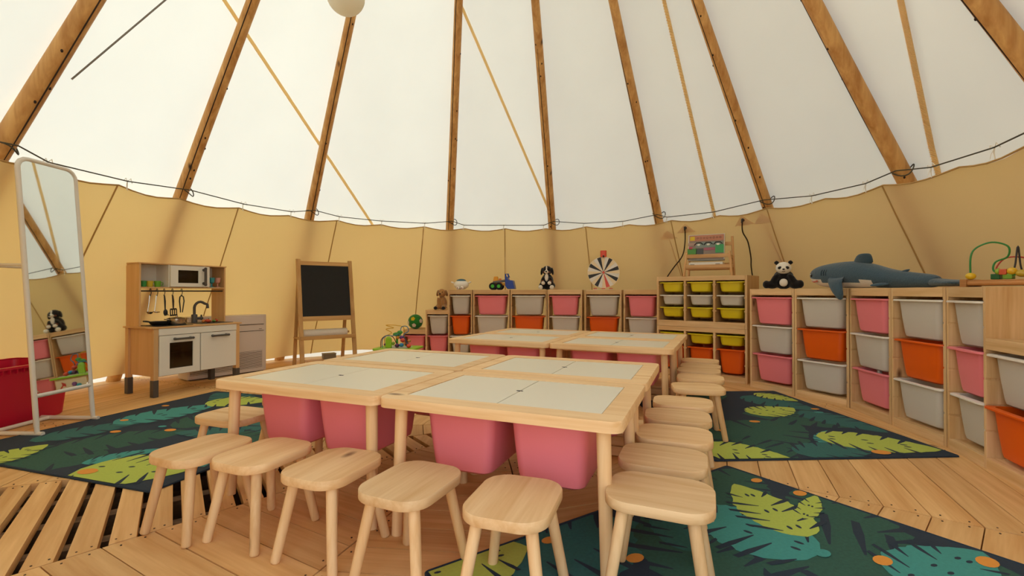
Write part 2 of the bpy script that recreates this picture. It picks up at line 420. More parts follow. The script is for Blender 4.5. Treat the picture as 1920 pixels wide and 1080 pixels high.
# poles, each a log of its own
PL = {183.4: 'peeled log tent pole rising above the tall mirror', 158.6: 'peeled log tent pole rising above the toy kitchen',
      134.9: 'peeled log tent pole rising above the chalkboard easel', 103.2: 'peeled log tent pole rising above the round white toy',
      78.1: 'peeled log tent pole rising above the black and white plush puppy', 53.2: 'peeled log tent pole rising left of the wooden rack on the drawers',
      30.8: 'peeled log tent pole rising above the plush panda', 8.1: 'thick cracked log tent pole rising above the plush shark',
      347.3: 'peeled log tent pole cutting the top right corner'}
CRACK = plain('pole_crack', '2c1a0e', .9)
for a in POLES:
    lab = PL.get(a, 'peeled log tent pole on the doorway side of the tent')
    rt = thing('tent_pole', lab, 'pole', P(a, Rz(0)-.0, 0.0), 0, 'poles of the tent')
    base = Vector(P(a, Rz(0), 0)); top = Vector((CX, CY, ZA)); d = (top-base)
    side = Vector((-sin(R(a)), cos(R(a)), 0))
    tip = top + d*.10 + side*.10; pts, rad = [], []
    thick = .061 if a in (8.1, 347.3, 183.4) else .054
    for i in range(25):
        t = i/24; q = base.lerp(tip, t)
        w = Vector((noise.noise(Vector((a, t*3, 1))), noise.noise(Vector((a, t*3, 5))), 0))*.016
        pts.append(q-base+w+Vector((0,0,.0))); rad.append(thick*(1-.42*t)*(1+.06*noise.noise(Vector((a*3, t*9, 2)))))
    m = MB(); m.tube(pts, rad, 16); lg = m.build('log', POLE, rt, smooth=60)
    inn = (Vector((-cos(R(a)), -sin(R(a)), 0))*.86 - Vector((0,0,1))*.5).normalized()
    rnd = random.Random(int(a*10))
    # drying crack and knots on the inner face
    i0 = rnd.randint(4, 6); m = MB(); ph = rnd.uniform(-.5, .5)
    cp = [Vector(pts[i]) + (inn*cos(ph+.05*i) + side*sin(ph+.05*i))*rad[i]*.985 for i in range(i0, min(19, i0+rnd.randint(7, 12)))]
    m.tube(cp, [.0015]+[.0042]*(len(cp)-2)+[.0015], 5); m.build('crack', CRACK, rt)
    for q in range(9):
        i = rnd.randint(5, 15); ph2 = rnd.uniform(-1.1, 1.1)
        dirv = (inn*cos(ph2)+side*sin(ph2)); c = Vector(pts[i]).lerp(Vector(pts[i+1]), rnd.random()) + dirv*(rad[i]-.002)
        m = MB(); m.ell(c, (.007, .007, .011), n=8, k=6); m.build('knot', CRACK, rt)
# rope from pole to pole with a loop round each pole
ROPE = plain('dark_rope', '4a4433', .85, bscale=200, bump=.4)
rope = thing('rope', 'thin dark rope strung from pole to pole above the liner', 'rope', P(90, Rz(LT), LT))
stops = sorted([(a % 360, 'p') for a in POLES] + [(a % 360, 't') for a in TIES])
pts = []
for a, k in stops:
    if k == 'p': pts.append(Vector(P(a, Rz(1.715)-.07, 1.715)))
    else: pts.append(Vector(P(a, liner_r(a, LT)-.018, LT+.038)))
o0 = Vector(P(90, Rz(LT), LT)); i0 = [i for i, (a, k) in enumerate(stops) if a > 200][0]
order = [i for i in range(i0+4, len(stops))] + [i for i in range(0, i0+1)]
m = MB(); m.tube([pts[i]-o0 for i in order], .0045, 6); m.build('line', ROPE, rope)
for a in POLES:
    if 240 < a < 340: continue
    base = Vector(P(a, Rz(1.715), 1.715)); ax = (Vector((CX, CY, ZA))-base).normalized(); side = Vector((-sin(R(a)), cos(R(a)), 0)); nn = ax.cross(side).normalized()
    m = MB(); rr = .064
    m.tube([base + side*cos(2*PI*i/20)*rr + nn*sin(2*PI*i/20)*rr + ax*(.02*sin(4*PI*i/20)) - o0 for i in range(20)], .0045, 6, closed=True); m.build('loop', ROPE, rope)
# thin grey guy string by the left pole
s = thing('guy_string', 'thin grey string running up beside the leftmost pole', 'string', P(182, Rz(2.15)-.06, 2.15))
a = Vector(P(182, Rz(2.15)-.06, 2.15)); b = Vector(P(175, Rz(3.2)-.3, 3.2))
m = MB(); m.tube([(0,0,0), (b-a)*.5, b-a], .005, 6); m.build('strand', plain('grey_string', '85817a', .8), s)
# globe lamp on its cord
lampc = Vector((-1.30, 3.62, 3.155))
lp = thing('globe_lamp', 'white paper globe lamp hanging at the top edge', 'lamp', lampc)
m = MB(); m.lathe([(.012, -.144)] + [(.145*sin(PI*i/18), -.145*cos(PI*i/18)) for i in range(1, 18)] + [(.03, .142)], n=28)
m.build('shade', cloth('lamp_paper', 'f4efe0', .35, 'f4ead2', nscale=3), lp, smooth=80)
m = MB(); m.cyl((0,0,.13), (0,0,1.15), .004, n=6); m.build('cord', STRING, lp)
m = MB(); m.cyl((0,0,.12), (0,0,.16), .03, .018, n=12); m.build('cap', WHITE, lp)

# ------------------------------------------------------------------ rugs
NAVY = plain('rug_navy', '22313f', .95, bscale=140, vary=.18, bump=.25)
DKG = plain('rug_dark_green', '2c5648', .95, bscale=90, vary=.28, bump=.25)
DKT = plain('rug_dark_teal', '2e6560', .95, bscale=90, vary=.25, bump=.25)
TEAL = plain('rug_teal', '3f9088', .95, bscale=90, vary=.14, bump=.25)
LIME = plain('rug_lime', 'b0c052', .95, bscale=90, vary=.1, bump=.25)
AMBER = plain('rug_amber', 'e0963c', .95, bscale=90, vary=.08, bump=.25)
RUGC = {'g': DKG, 'd': DKT, 't': TEAL, 'l': LIME, 'o': AMBER}
def half_w(t): return (math.sin(PI*min(1, t)**.72))**.75
def rug(label, org, ang, sx, sy, leaves, dots):
    rt = thing('rug', label, 'rug', (org[0], org[1], .0), ang, 'leaf patterned rugs')
    b = MB(); b.prism(rrect(sx, sy, .015, 3, sx/2, sy/2), .001, .0065)
    b.build('pile', NAVY, rt, smooth=None)
    e = MB(); o = rrect(sx-.006, sy-.006, .015, 3, sx/2, sy/2); e.tube([(x, y, .0055) for x, y in o], .0035, 6, closed=True); e.build('edge_binding', NAVY, rt)
    def clip_build(m, name, mats, z):
        me = m.mesh(name, mats, None); bm = bmesh.new(); bm.from_mesh(me)
        for co, no in (((.012,0,0), (-1,0,0)), ((sx-.012,0,0), (1,0,0)), ((0,.012,0), (0,-1,0)), ((0,sy-.012,0), (0,1,0))):
            bmesh.ops.bisect_plane(bm, geom=bm.verts[:]+bm.edges[:]+bm.faces[:], plane_co=co, plane_no=no, clear_outer=True)
        if not bm.faces: bm.free(); return
        bm.to_mesh(me); bm.free(); ob = bpy.data.objects.new(name, me); COL.objects.link(ob); ob.parent = rt; ob.location = (0, 0, z)
    z = .0068; rnd = random.Random(int(org[0]*100))
    for c, x, y, L_, wd, a in leaves:
        m = MB(); ns = 26
        pr = [(L_*(i/ns-.5), L_*wd*.5*half_w(i/ns)*(1+.06*rnd.uniform(-1, 1))) for i in range(ns+1)]
        out = [(px, py) for px, py in pr] + [(px, -py) for px, py in reversed(pr[1:-1])]
        M = Matrix.Translation((x, y, 0)) @ Matrix.Rotation(R(a), 4, 'Z')
        m.add([(px, py, 0) for px, py in out], [tuple(reversed(range(len(out))))], 0, M)
        k = 5 if L_ > .3 else 4; wd = min(.98, wd*1.22)
        for sgn in (1, -1):
            for i in range(k):
                t = .1 + .74*i/k + rnd.uniform(-.02, .02); bx_ = L_*(t-.5); top = L_*wd*.5*half_w(min(.98, t+.1))*1.06
                y0 = top*(.16+.34*rnd.random()); x1 = bx_ + L_*.10; w0 = L_*.006; w1 = L_*.023
                m.add([(bx_, sgn*y0, .0001), (bx_+w0, sgn*(y0+top*.02), .0001), (bx_+(x1-bx_)*.6+w1, sgn*(y0+(top-y0)*.6), .0001), (x1+w1*.8, sgn*top, .0001), (x1-w1*.8, sgn*top, .0001), (bx_+(x1-bx_)*.6-w1, sgn*(y0+(top-y0)*.6), .0001), (bx_-w0, sgn*(y0+top*.02), .0001)],
                      [tuple(range(7)) if sgn > 0 else tuple(reversed(range(7)))], 1, M)
                if c in 'lt' and i % 2 == 0:
                    hx, hy, hr = bx_+L_*.04, sgn*top*.13, L_*.02
                    m.add([(hx+hr*1.6*cos(2*PI*q/8), hy+hr*.8*sin(2*PI*q/8), .0001) for q in range(8)], [tuple(range(8))], 1, M)
        clip_build(m, 'leaf_print', [RUGC[c], NAVY], z); z += .00016
    for c, x, y, r in dots:
        m = MB(); m.add([(x+r*.95*cos(2*PI*q/14), y+r*.66*sin(2*PI*q/14), 0) for q in range(14)], [tuple(range(14))], 0)
        clip_build(m, 'dot_print', [RUGC[c]], z); z += .0001
rug('navy leaf-print rug lying in front of the mirror and toy kitchen', (-2.96, 2.40), R(-17.3), 1.52, 1.59,
    [('g', .62, .12, .62, .75, 20), ('g', .66, .46, .6, .6, 50), ('d', 1.2, 1.1, .7, .7, 120), ('g', .75, 1.0, .6, .6, 80), ('g', 1.3, .65, .5, .6, 10), ('d', .3, 1.45, .5, .6, 160),
     ('d', .28, .52, .52, .5, 70), ('t', .34, .95, .62, .55, 75), ('t', .95, .27, .32, .45, 60), ('t', 1.35, .35, .3, .5, -30), ('d', 1.0, .7, .4, .5, 200),
     ('l', 1.2, .15, .52, .8, 15), ('l', .38, .10, .34, .7, 95), ('l', .50, 1.36, .46, .7, 20), ('l', .95, .92, .34, .7, -20)],
    [('o', .46, .54, .035), ('o', .24, .73, .03), ('o', .74, .66, .038), ('o', .11, 1.09, .03), ('o', 1.02, .07, .05), ('t', .62, .70, .028), ('o', .62, 1.5, .03)])
rug('navy leaf-print rug lying along the shelves with its corner curled at them', (1.0, 2.31), R(2.7), 1.28, 1.56,
    [('g', .5, .45, .8, .7, 30), ('g', .95, .75, .7, .6, 160), ('d', .3, 1.1, .6, .6, 80), ('d', 1.05, 1.15, .55, .6, -60), ('g', .5, 1.35, .6, .6, 10), ('g', .3, .2, .5, .7, 100),
     ('d', 1.15, .65, .55, .5, -70), ('t', .84, .30, .36, .55, 60), ('t', .2, .85, .3, .5, 100), ('d', .72, .12, .5, .5, 10), ('l', .87, .92, .42, .66, 20), ('l', 1.15, 1.33, .34, .6, -60), ('l', 1.02, .22, .56, .62, -28), ('l', .2, .10, .46, .66, -30)],
    [('o', .59, .66, .036), ('o', .30, .95, .036), ('o', .92, .07, .05), ('o', .75, 1.45, .03), ('t', .33, .80, .03), ('o', 1.2, .95, .03), ('t', 1.16, .86, .034), ('o', .28, .48, .03)])
rug('navy leaf-print rug lying askew in the right foreground under the stools', (-.26+.725, 1.40-1.118), R(33.3), 1.55, 1.33,
    [('g', 1.35, 1.2, .5, .7, 10), ('g', 1.4, .8, .65, .6, 40), ('g', 1.1, .8, .7, .7, 100), ('d', .5, 1.2, .6, .7, -10), ('g', .8, 1.0, .6, .6, 60), ('d', .3, .8, .6, .6, 20), ('g', .7, .5, .8, .6, 150), ('d', .3, .3, .6, .6, 90), ('g', 1.2, .3, .6, .6, 20),
     ('t', 1.05, .97, .50, .66, 100), ('d', .86, 1.1, .36, .5, 60), ('t', 1.33, .48, .42, .62, -10), ('l', 1.27, .99, .44, .56, 62), ('l', 1.42, .90, .26, .3, 15), ('l', .16, 1.30, .36, .9, -10), ('l', .5, .25, .5, .7, 40)],
    [('o', 1.49, 1.15, .03), ('o', 1.51, .98, .034), ('o', .58, 1.03, .034), ('o', 1.21, .60, .036), ('o', 1.47, .42, .04), ('o', .42, 1.26, .03), ('t', 1.1, .72, .03)])

# ------------------------------------------------------------------ play tables
def make_table():
    t = thing('play_table', 'x', 'table', (0, 0, 0), 0, 'pine play tables')
    # frame ring: outer rounded rectangle, inner rectangle
    w, d = .828, .578; iw, id_ = .688, .420; n = 6
    out = rrect(w, d, .038, n); inn = rrect(iw, id_, .002, n)
    m = MB()
    rings = [[(x, y, .447) for x, y in inn], [(x, y, .447) for x, y in out], [(x, y, .476) for x, y in out], [(x*.994, y*.992, .480) for x, y in out], [(x, y, .480) for x, y in inn]]
    m.loft(rings, closed=True); m.build('top_frame', PINE_X, t, smooth=35)
    for s in (-1, 1):
        B(s*.1715-.1695, s*.1715+.1695, -.2075, .2075, .468, .4785).build('lid_panel', WHITEBOARD, t, bevel=.001)
    m = MB(); m.prism(rrect(.026, .010, .0045, 3), .470, .4792); m.build('finger_hole_shade', DARK, t)  # solid dark plug, the shade of the hole put into its colour
    for y in (-.205, .205):
        B(-.34, .34, y-.012 if y > 0 else y-.006, y+.006 if y > 0 else y+.012, .430, .467).build('bin_rail', PINE_X, t)
    for sx in (-1, 1):
        for sy in (-1, 1):
            m = MB(); m.cyl((sx*.352, sy*.229, .448), (sx*.364, sy*.239, 0), .0215, .0185, 18); m.build('leg', PINE_Z, t, smooth=50)
    return t
proto_t = make_table(); first = True
TB = []
for gname, (ox, oy), th in (('front', (-1.236, 1.915), -.3936), ('back', (-.505, 3.60), -.4325)):
    for j in (0, 1):
        for i in (0, 1):
            lx, ly = .415+i*.834, .29+j*.584
            x, y = ox+cos(th)*lx-sin(th)*ly, oy+sin(th)*lx+cos(th)*ly
            t = proto_t if first else copy_tree(proto_t); first = False
            t.location = (x, y, 0); t.rotation_euler = (0, 0, th)
            names = {('front', 0, 0): 'left table of the nearest row', ('front', 1, 0): 'right table of the nearest row', ('front', 0, 1): 'left table of the second row', ('front', 1, 1): 'right table of the second row',
                     ('back', 0, 0): 'left table of the third row', ('back', 1, 0): 'right table of the third row', ('back', 0, 1): 'left table of the rearmost row', ('back', 1, 1): 'right table of the rearmost row'}
            t['label'] = 'low pine play table with white lids, ' + names[gname, i, j]
            TB.append((x, y, th, names[gname, i, j]))

# ------------------------------------------------------------------ storage bins
BINS = {}
def bin_meshes(w, d, h, key):
    if key in BINS: return BINS[key]
    def ring(ww, dd, z, r=.035): return [(x, y, z) for x, y in rrect(ww, dd, r, 5)]
    body = MB()
    tx, ty = (.052, .034) if w > d or h < .15 else (.034, .052)
    bw, bd = w-tx, d-ty; lw, ld = bw-.035*h/.23, bd-.035*h/.23
    body.loft([ring(bw, bd, -.004), ring((bw+lw)/2, (bd+ld)/2, -h*.5), ring(lw, ld, -h+.03), ring(lw-.008, ld-.008, -h+.010), ring(lw-.035, ld-.035, -h),
               ], cap0=False)
    body.loft([ring(bw-.006, bd-.006, -.004), ring((bw+lw)/2-.006, (bd+ld)/2-.006, -h*.5), ring(lw-.012, ld-.012, -h+.02), ring(lw-.04, ld-.04, -h+.005)][::-1], cap1=False)
    rim = MB()
    rim.loft([ring(w, d, -.010, .03), ring(w, d, -.002, .03), ring(w-.006, d-.006, 0, .03), ring(bw-.004, bd-.004, 0), ring(bw-.006, bd-.006, -.006), ring(bw, bd, -.014), ring(bw+.004, bd+.004, -.006)], closed=True)
    BINS[key] = (body, rim); return BINS[key]
def add_bin(label, mat_, loc, rz, w, d, h, group):
    t = thing('storage_bin', label, 'bin', loc, rz, group)
    key = (w, d, h, mat_.name)
    if key not in BINS:
        b, r = bin_meshes(w, d, h, (w, d, h))
        BINS[key] = (b.mesh('body', [mat_], 40), r.mesh('rim', [mat_ if mat_ is not CLEAR else RIMW], 40))
    for nm, me in zip(('body', 'rim'), BINS[key]):
        o = bpy.data.objects.new(nm, me); COL.objects.link(o); o.parent = t
    return t
RIMW = plain('white_rim', 'e6e0d4', .4, bscale=5, vary=.02)
for x, y, th, nm in TB:
    for s, sn in ((-1, 'left'), (1, 'right')):
        lx = s*.162
        add_bin('pink storage bin hung on the %s under the %s' % (sn, nm), PINK, (x+cos(th)*lx, y+sin(th)*lx, .447-.002), th, .30, .40, .235, 'pink bins under the play tables')

# ------------------------------------------------------------------ stools
def make_stool():
    t = thing('stool', 'x', 'stool', (0, 0, 0), 0, 'small pine stools')
    m = MB(); o = rrect(.235, .285, .072, 8); o2 = [(x*.985, y*.988) for x, y in o]
    m.loft([[(x, y, .252) for x, y in o2], [(x, y, .255) for x, y in o], [(x, y, .277) for x, y in o], [(x, y, .280) for x, y in o2]])
    m.build('seat', PINE_Y, t, smooth=35)
    for sx in (-1, 1):
        for sy in (-1, 1):
            m = MB(); m.cyl((sx*.072, sy*.088, .253), (sx*.112, sy*.128, 0), .0165, .0150, 16, round_end=.008); m.build('leg', PINE_Z, t, smooth=50)
    return t
F = (-1.124, 1.699)
ST = [(-1.124, 1.699, 67, 'leftmost of the near row of stools'), (-.875, 1.648, 68, 'second from the left in the near row'), (-.585, 1.53, 69, 'third from the left in the near row'),
      (-.300, 1.399, 66, 'fourth from the left in the near row'), (.007, 1.283, 72, 'fifth in the near row, dark knot on its seat'), (.412, 1.300, -23, 'nearest on the right side of the tables'),
      (.515, 1.594, -22, 'second nearest on the right side of the tables'), (.643, 1.853, -21, 'third nearest on the right side of the tables'), (.753, 2.125, -18, 'fourth nearest on the right side of the tables'),
      (.863, 2.36, -20, 'fifth nearest on the right side of the tables'), (1.085, 2.727, -12, 'pulled out alone onto the rug by the gap between table blocks'), (1.223, 3.031, -22, 'nearest of the stools along the rear tables'),
      (1.322, 3.30, -24, 'second of the stools along the rear tables'), (1.432, 3.545, -25, 'third of the stools along the rear tables'), (1.545, 3.83, -25, 'farthest stool along the rear tables, before the drawers'),
      (-1.263, 2.125, -20, 'on the rug at the left side of the tables'), (-1.135, 2.44, -22, 'half hidden behind a pink bin at the left side')]
ps = make_stool()
for i, (x, y, a, l) in enumerate(ST):
    s = ps if i == 0 else copy_tree(ps)
    s.location = (x, y, 0.0 if not (i in (5, 15, 16, 9, 10, 11, 12)) else .008); s.rotation_euler = (0, 0, R(a-90)); s['label'] = 'small pine stool, ' + l
# low wooden boxes under the tables
for (x, y, a, lab) in ((.50, 2.55, -22, 'low pine box on the floor under the right table of the second row'), (1.12, 3.72, -25, 'low pine box on the floor under the right table of the rearmost row')):
    t = thing('low_box', lab, 'box', (x, y, 0), R(a))
    for k in range(2):
        B(-.2, .2, -.14, .14, .002+k*.052, .050+k*.052).build('board', PINE_X, t, bevel=.003)
    B(-.21, .21, -.15, .15, .106, .122).build('lid', PINE_X, t, bevel=.003)

# ------------------------------------------------------------------ shelves
HS, PITCH, RIM0 = .865, .245, .795
def side_panel(m, x0, x1, y0, y1, z1, inner, zl=9, zr=9):           # grooved for the bin runners
    c0, c1 = (x0, x1-.005) if inner > 0 else (x0+.005, x1)
    if inner == 2: c0, c1 = x0+.005, x1-.005
    m.box(c0, c1, y0, y1, 0, z1)
    z = 0; gs = [RIM0-PITCH*.5*k for k in range(0, 7)]
    gs = sorted([q for q in gs if .08 < q < z1-.03]); z = 0
    for on, lim, f in ((inner in (1, 2), zr, lambda a, b: m.box(c1-.0005, x1, y0, y1, a, b)), (inner in (-1, 2), zl, lambda a, b: m.box(x0, c0+.0005, y0, y1, a, b))):
        if not on: continue
        z = 0
        for q in [v for v in gs if v < lim-.03] + [None]:
            f(z, z1 if q is None else q-.006)
            if q: z = q+.004
def shelf_unit(label, p0, p1, D, heights, name='shelf_unit', group='pine shelf units'):
    ang = math.atan2(p1[1]-p0[1], p1[0]-p0[0]); Wd = math.hypot(p1[0]-p0[0], p1[1]-p0[1])-.004
    t = thing(name, label, 'shelf', (p0[0], p0[1], 0), ang, group); n = len(heights); th = .018
    cw = (Wd-th)/n
    for i in range(n+1):
        x0 = i*cw; z = max(heights[max(0, i-1)], heights[min(n-1, i)])
        m = MB(); side_panel(m, x0, x0+th, 0, D, z, 1 if i == 0 else (-1 if i == n else 2), heights[max(0, i-1)], heights[min(n-1, i)]); m.build('side_panel', SHELF_Z, t, bevel=.0015)
    for i, hh in enumerate(heights):
        a, b = i*cw+th, (i+1)*cw
        B(a+.0005, b-.0005, .02, D-.002, hh-.016, hh).build('top_panel', SHELF_X, t)
        B(a+.0005, b-.0005, -.001, .019, hh-.052, hh).build('top_rail', SHELF_X, t, bevel=.0015)
        B(a+.0005, b-.0005, -.001, .019, .0, .056).build('bottom_rail', SHELF_X, t, bevel=.0015)
        B(a+.0005, b-.0005, .02, D-.002, .044, .056).build('bottom_panel', SHELF_X, t)
        B(a+.0005, b-.0005, D-.016, D-.002, hh-.10, hh-.02).build('back_rail', SHELF_X, t)
    return t, ang, cw, th
def local(p0, ang, x, y, z): return (p0[0]+cos(ang)*x-sin(ang)*y, p0[1]+sin(ang)*x+cos(ang)*y, z)
COLN = {'p': (PINK, 'pink'), 'o': (ORANGE, 'orange'), 'c': (CLEAR, 'clear white'), 'y': (YELLOW, 'yellow')}
ROWN = {1: ['only slot'], 2: ['upper slot', 'lower slot'], 3: ['top slot', 'middle slot', 'bottom slot']}
SLOT = {}
def fill(p0, ang, cw, th, D, cols, where, w, d):
    for i, c in enumerate(cols):
        k0 = 3-len(c)
        for j, ch in enumerate(c):
            mt, cn = COLN[ch]; z = RIM0-PITCH*(k0+j); jy = random.uniform(-.004, .012)
            lx = i*cw+th+(cw-th)/2
            loc = local(p0, ang, lx, d/2-.012-jy, z)
            wl = where if isinstance(where, str) else where[i]
            add_bin('%s bin, %s, %s' % (cn, ROWN[len(c)][j], wl), mt, loc, ang, w, d, .232, 'storage bins on the shelves')
            SLOT[wl, j] = (local(p0, ang, lx, d/2, z-.23), ang)
def dpx(px, d): return ((px-960)/873*d, d)
# stepped unit at the left of the back wall
pA, pB = dpx(756, 5.74), dpx(886, 5.66)
_, an, cw, th = shelf_unit('stepped pine shelf with a green ball and a brown plush dog on its steps', pA, pB, .42, [.375, .62, HS], 'stepped_shelf')
fill(pA, an, cw, th, .42, ['p', 'cp', 'coc'], ['low left step of the stepped shelf by the ball', 'middle step of the stepped shelf under the brown dog', 'tall column of the stepped shelf under the round white toy'], cw-th-.008, .40)
BACK = [(887, 5.66, 956, 5.60, 'pcp', 'under the toy loader'), (957, 5.60, 1026, 5.53, 'coc', 'just left of the black and white plush puppy'), (1026.5, 5.53, 1092, 5.43, 'pcp', 'just right of the black and white plush puppy'),
        (1096, 5.42, 1166, 5.28, 'coc', 'under the prize wheel'), (1169, 5.27, 1236, 5.08, 'pcp', 'between the prize wheel and the drawers')]
TOPS = {}
for a, da, b, db, c, wl in BACK:
    p0, p1 = dpx(a, da), dpx(b, db)
    _, an, cw, th = shelf_unit('narrow three-bin pine shelf ' + wl, p0, p1, .30, [HS])
    fill(p0, an, cw, th, .30, [c], 'shelf ' + wl, cw-th-.006, .29); TOPS[wl] = (p0, an)
RIGHT = [((2.111, 4.134), (2.275, 3.752), 'pcp', 'under the plush panda'), ((2.275, 3.752), (2.44, 3.370), 'coc', 'under the head of the plush shark'),
         ((2.44, 3.366), (2.395, 2.945), 'pcp', 'under the middle of the plush shark'), ((2.395, 2.944), (2.350, 2.522), 'coc', 'under the tail of the plush shark')]
for p0, p1, c, wl in RIGHT:
    _, an, cw, th = shelf_unit('narrow three-bin pine shelf ' + wl, p0, p1, .30, [HS])
    fill(p0, an, cw, th, .30, [c], 'shelf ' + wl, cw-th-.006, .29)
p0 = (2.346, 2.516); an = R(-108); p1 = (p0[0]+.93*cos(an), p0[1]+.93*sin(an))
_, an, cw, th = shelf_unit('stepped pine shelf at the right edge under the bead maze', p0, p1, .40, [HS, .62, .375], 'stepped_shelf')
fill(p0, an, cw, th, .40, ['cpc', 'co', 'p'], ['tall column of the stepped shelf under the bead maze', 'middle step of the stepped shelf at the right edge', 'low step of the stepped shelf beyond the right edge'], cw-th-.008, .40)
RSP, RSA = p0, an
# drawer units: two stacked, three columns each
DA = R(-42); DP1 = (2.140, 4.238); DW = .865; DP0 = (DP1[0]-DW*cos(DA), DP1[1]-DW*sin(DA))
def drawer_unit(label, z0, rows, wl):
    t = thing('drawer_unit', label, 'shelf', (DP0[0], DP0[1], z0), DA, 'stacked drawer units'); th = .02; D = .40; hh = .497; cw = (DW-th)/3
    for i in range(4):
        m = MB(); x0 = i*cw
        m.box(x0, x0+th, 0, D, 0, hh); m.build('side_panel', SHELF_Z, t, bevel=.0015)
        if 0 < i < 3 or True:
            for q in (.43, .305, .18):
                for sx in ((x0+th, x0+th+.006) if i < 3 else (None, None), (x0-.006, x0) if i > 0 else (None, None)):
                    if sx[0] is not None: B(sx[0], sx[1], .004, D-.02, q-.024, q-.012).build('runner', SHELF_X, t)
    B(th, DW-th, .0, D, hh-.018, hh-.001).build('top_panel', SHELF_X, t)
    B(th, DW-th, -.001, .018, hh-.045, hh-.0005).build('top_rail', SHELF_X, t, bevel=.0015)
    B(th, DW-th, -.001, .018, .0, .056).build('bottom_rail', SHELF_X, t, bevel=.0015)
    B(th, DW-th, .018, D, .04, .055).build('bottom_panel', SHELF_X, t)
    B(th, DW-th, D-.008, D-.001, .055, hh-.02).build('back_panel', SHELF_X, t)
    for i in range(3):
        for ch, zr, h, rn in rows:
            mt, cn = COLN[ch]; loc = local(DP0, DA, i*cw+th+(cw-th)/2, .197, z0+zr)
            add_bin('%s %s bin, %s column, %s row, %s' % ('shallow' if h < .15 else 'deep', cn, ('left', 'middle', 'right')[i], rn, wl), mt, loc, DA, cw-th-.008, .395, h, 'bins in the drawer units')
drawer_unit('lower pine drawer unit with yellow and orange bins', 0, [('y', .432, .10, 'top'), ('o', .302, .232, 'bottom')], 'lower drawer unit')
drawer_unit('upper pine drawer unit of shallow bins carrying the wooden rack', .498, [('y', .440, .10, 'top'), ('c', .312, .10, 'middle'), ('y', .190, .10, 'bottom')], 'upper drawer unit')
# what shows through the clear bins
def lumps(name, label, cat, key, mat_, seed, n=7, hgt=.12):
    loc, an = SLOT[key]; t = thing(name, label, cat, (loc[0], loc[1], loc[2]+.006), an); rnd = random.Random(seed); m = MB()
    for i in range(n):
        m.ell((rnd.uniform(-.10, .10), rnd.uniform(-.09, .06), rnd.uniform(.03, hgt)), (rnd.uniform(.03, .055), .035, rnd.uniform(.025, .04)), (rnd.uniform(0, 3), 0, 0), 10, 6)
    o = m.build('pile', mat_, t, smooth=80); o.modifiers.new('remesh', 'REMESH').voxel_size = .012
BAG = plain('white_bag', 'f1eee6', .3, bscale=20, vary=.08, bump=.5)
lumps('crumpled_bags', 'crumpled white bags inside the clear bin below the panda', 'bag', ('shelf under the plush panda', 1), BAG, 1)
lumps('folded_paper', 'pale folded cloth inside the clear bin low under the shark head', 'cloth', ('shelf under the head of the plush shark', 2), plain('pale_cloth', 'e9e0b8', .8), 2, 6, .16)
lumps('yellow_toys', 'pale yellow toys inside the clear bin below the shark middle', 'toys', ('shelf under the middle of the plush shark', 1), plain('pale_yellow', 'e0cf66', .6), 3, 6, .07)
lumps('green_toys', 'green toys inside the clear bin left of the plush puppy', 'toys', ('shelf just left of the black and white plush puppy', 0), plain('leaf_green', '8fd06a', .6), 4, 5, .07)
lumps('white_fabric', 'white fabric inside the clear bin under the prize wheel', 'cloth', ('shelf under the prize wheel', 0), BAG, 5, 5, .08)
for k, (dx, c, cap, l) in enumerate(((-.03, '2444a8', 'e8e6e0', 'blue bottle with white cap standing in the pink bin low under the shark'), (.10, '3b2a2a', 'd8d6d0', 'dark bottle with pale cap standing in the pink bin low under the shark'))):
    loc, an = SLOT['shelf under the middle of the plush shark', 2]
    t = thing('bottle', l, 'bottle', local((loc[0], loc[1]), an, dx, -.06, loc[2]+.005), an)
    MB().lathe([(.026, 0), (.028, .01), (.028, .17), (.02, .19), (.012, .2)], n=14).build('bottle_body', plain('bottle_'+c, c, .3), t)
    MB().lathe([(.014, .199), (.014, .222), (.012, .226)], n=12).build('cap', plain('cap_'+cap, cap, .4), t)

# ------------------------------------------------------------------ toy kitchen
KA = R(65.6); KX, KY = -2.87, 4.10
k = thing('toy_kitchen', 'birch toy kitchen with white doors standing before the left liner', 'toy kitchen', (KX, KY, 0), KA)
def kp(x, y, z): return (KX+cos(KA)*x-sin(KA)*y, KY+sin(KA)*x+cos(KA)*y, z)
EDGE = plain('birch_edge', '8a6a44', .6)
for sx in (-1, 1):
    for sy in (-1, 1):
        l = B(sx*.342-.0175, sx*.342+.0175, sy*.178-.022, sy*.178+.022, .10, .545).build('leg', BIRCH_Z, k, bevel=.002)
        f = B(sx*.342-.0195, sx*.342+.0195, sy*.178-.024, sy*.178+.024, 0, .135).build('foot', CHAR, l, bevel=.002)
    B(sx*.338-.006, sx*.338+.006, -.155, .155, .16, .545).build('side_panel', BIRCH_Z, k, bevel=.001)
B(-.375, .375, -.208, .205, .545, .558).build('counter', BIRCH_X, k, bevel=.002)
B(-.325, .325, -.205, -.19, .49, .543).build('fascia', WHITE, k, bevel=.001)
B(-.33, .33, -.17, .16, .16, .172).build('floor_panel', WHITE, k)
B(-.33, .33, .155, .165, .16, .543).build('back_panel', WHITE, k)
B(-.006, .006, -.16, .155, .172, .54).build('divider', WHITE, k)
B(-.33, -.01, -.16, .15, .33, .336).build('oven_shelf', WHITE, k)
def frame_door(name, x0, x1, z0, z1, wx0, wx1, wz0, wz1, y0, y1, parent, mat_):
    m = MB()
    m.box(x0, x1, y0, y1, z0, wz0); m.box(x0, x1, y0, y1, wz1, z1); m.box(x0, wx0, y0, y1, wz0, wz1); m.box(wx1, x1, y0, y1, wz0, wz1)
    d = m.build(name, mat_, parent)
    B(wx0-.004, wx1+.004, (y0+y1)/2-.0015, (y0+y1)/2+.0015, wz0-.004, wz1+.004).build('window_pane', SMOKE, d)
    return d
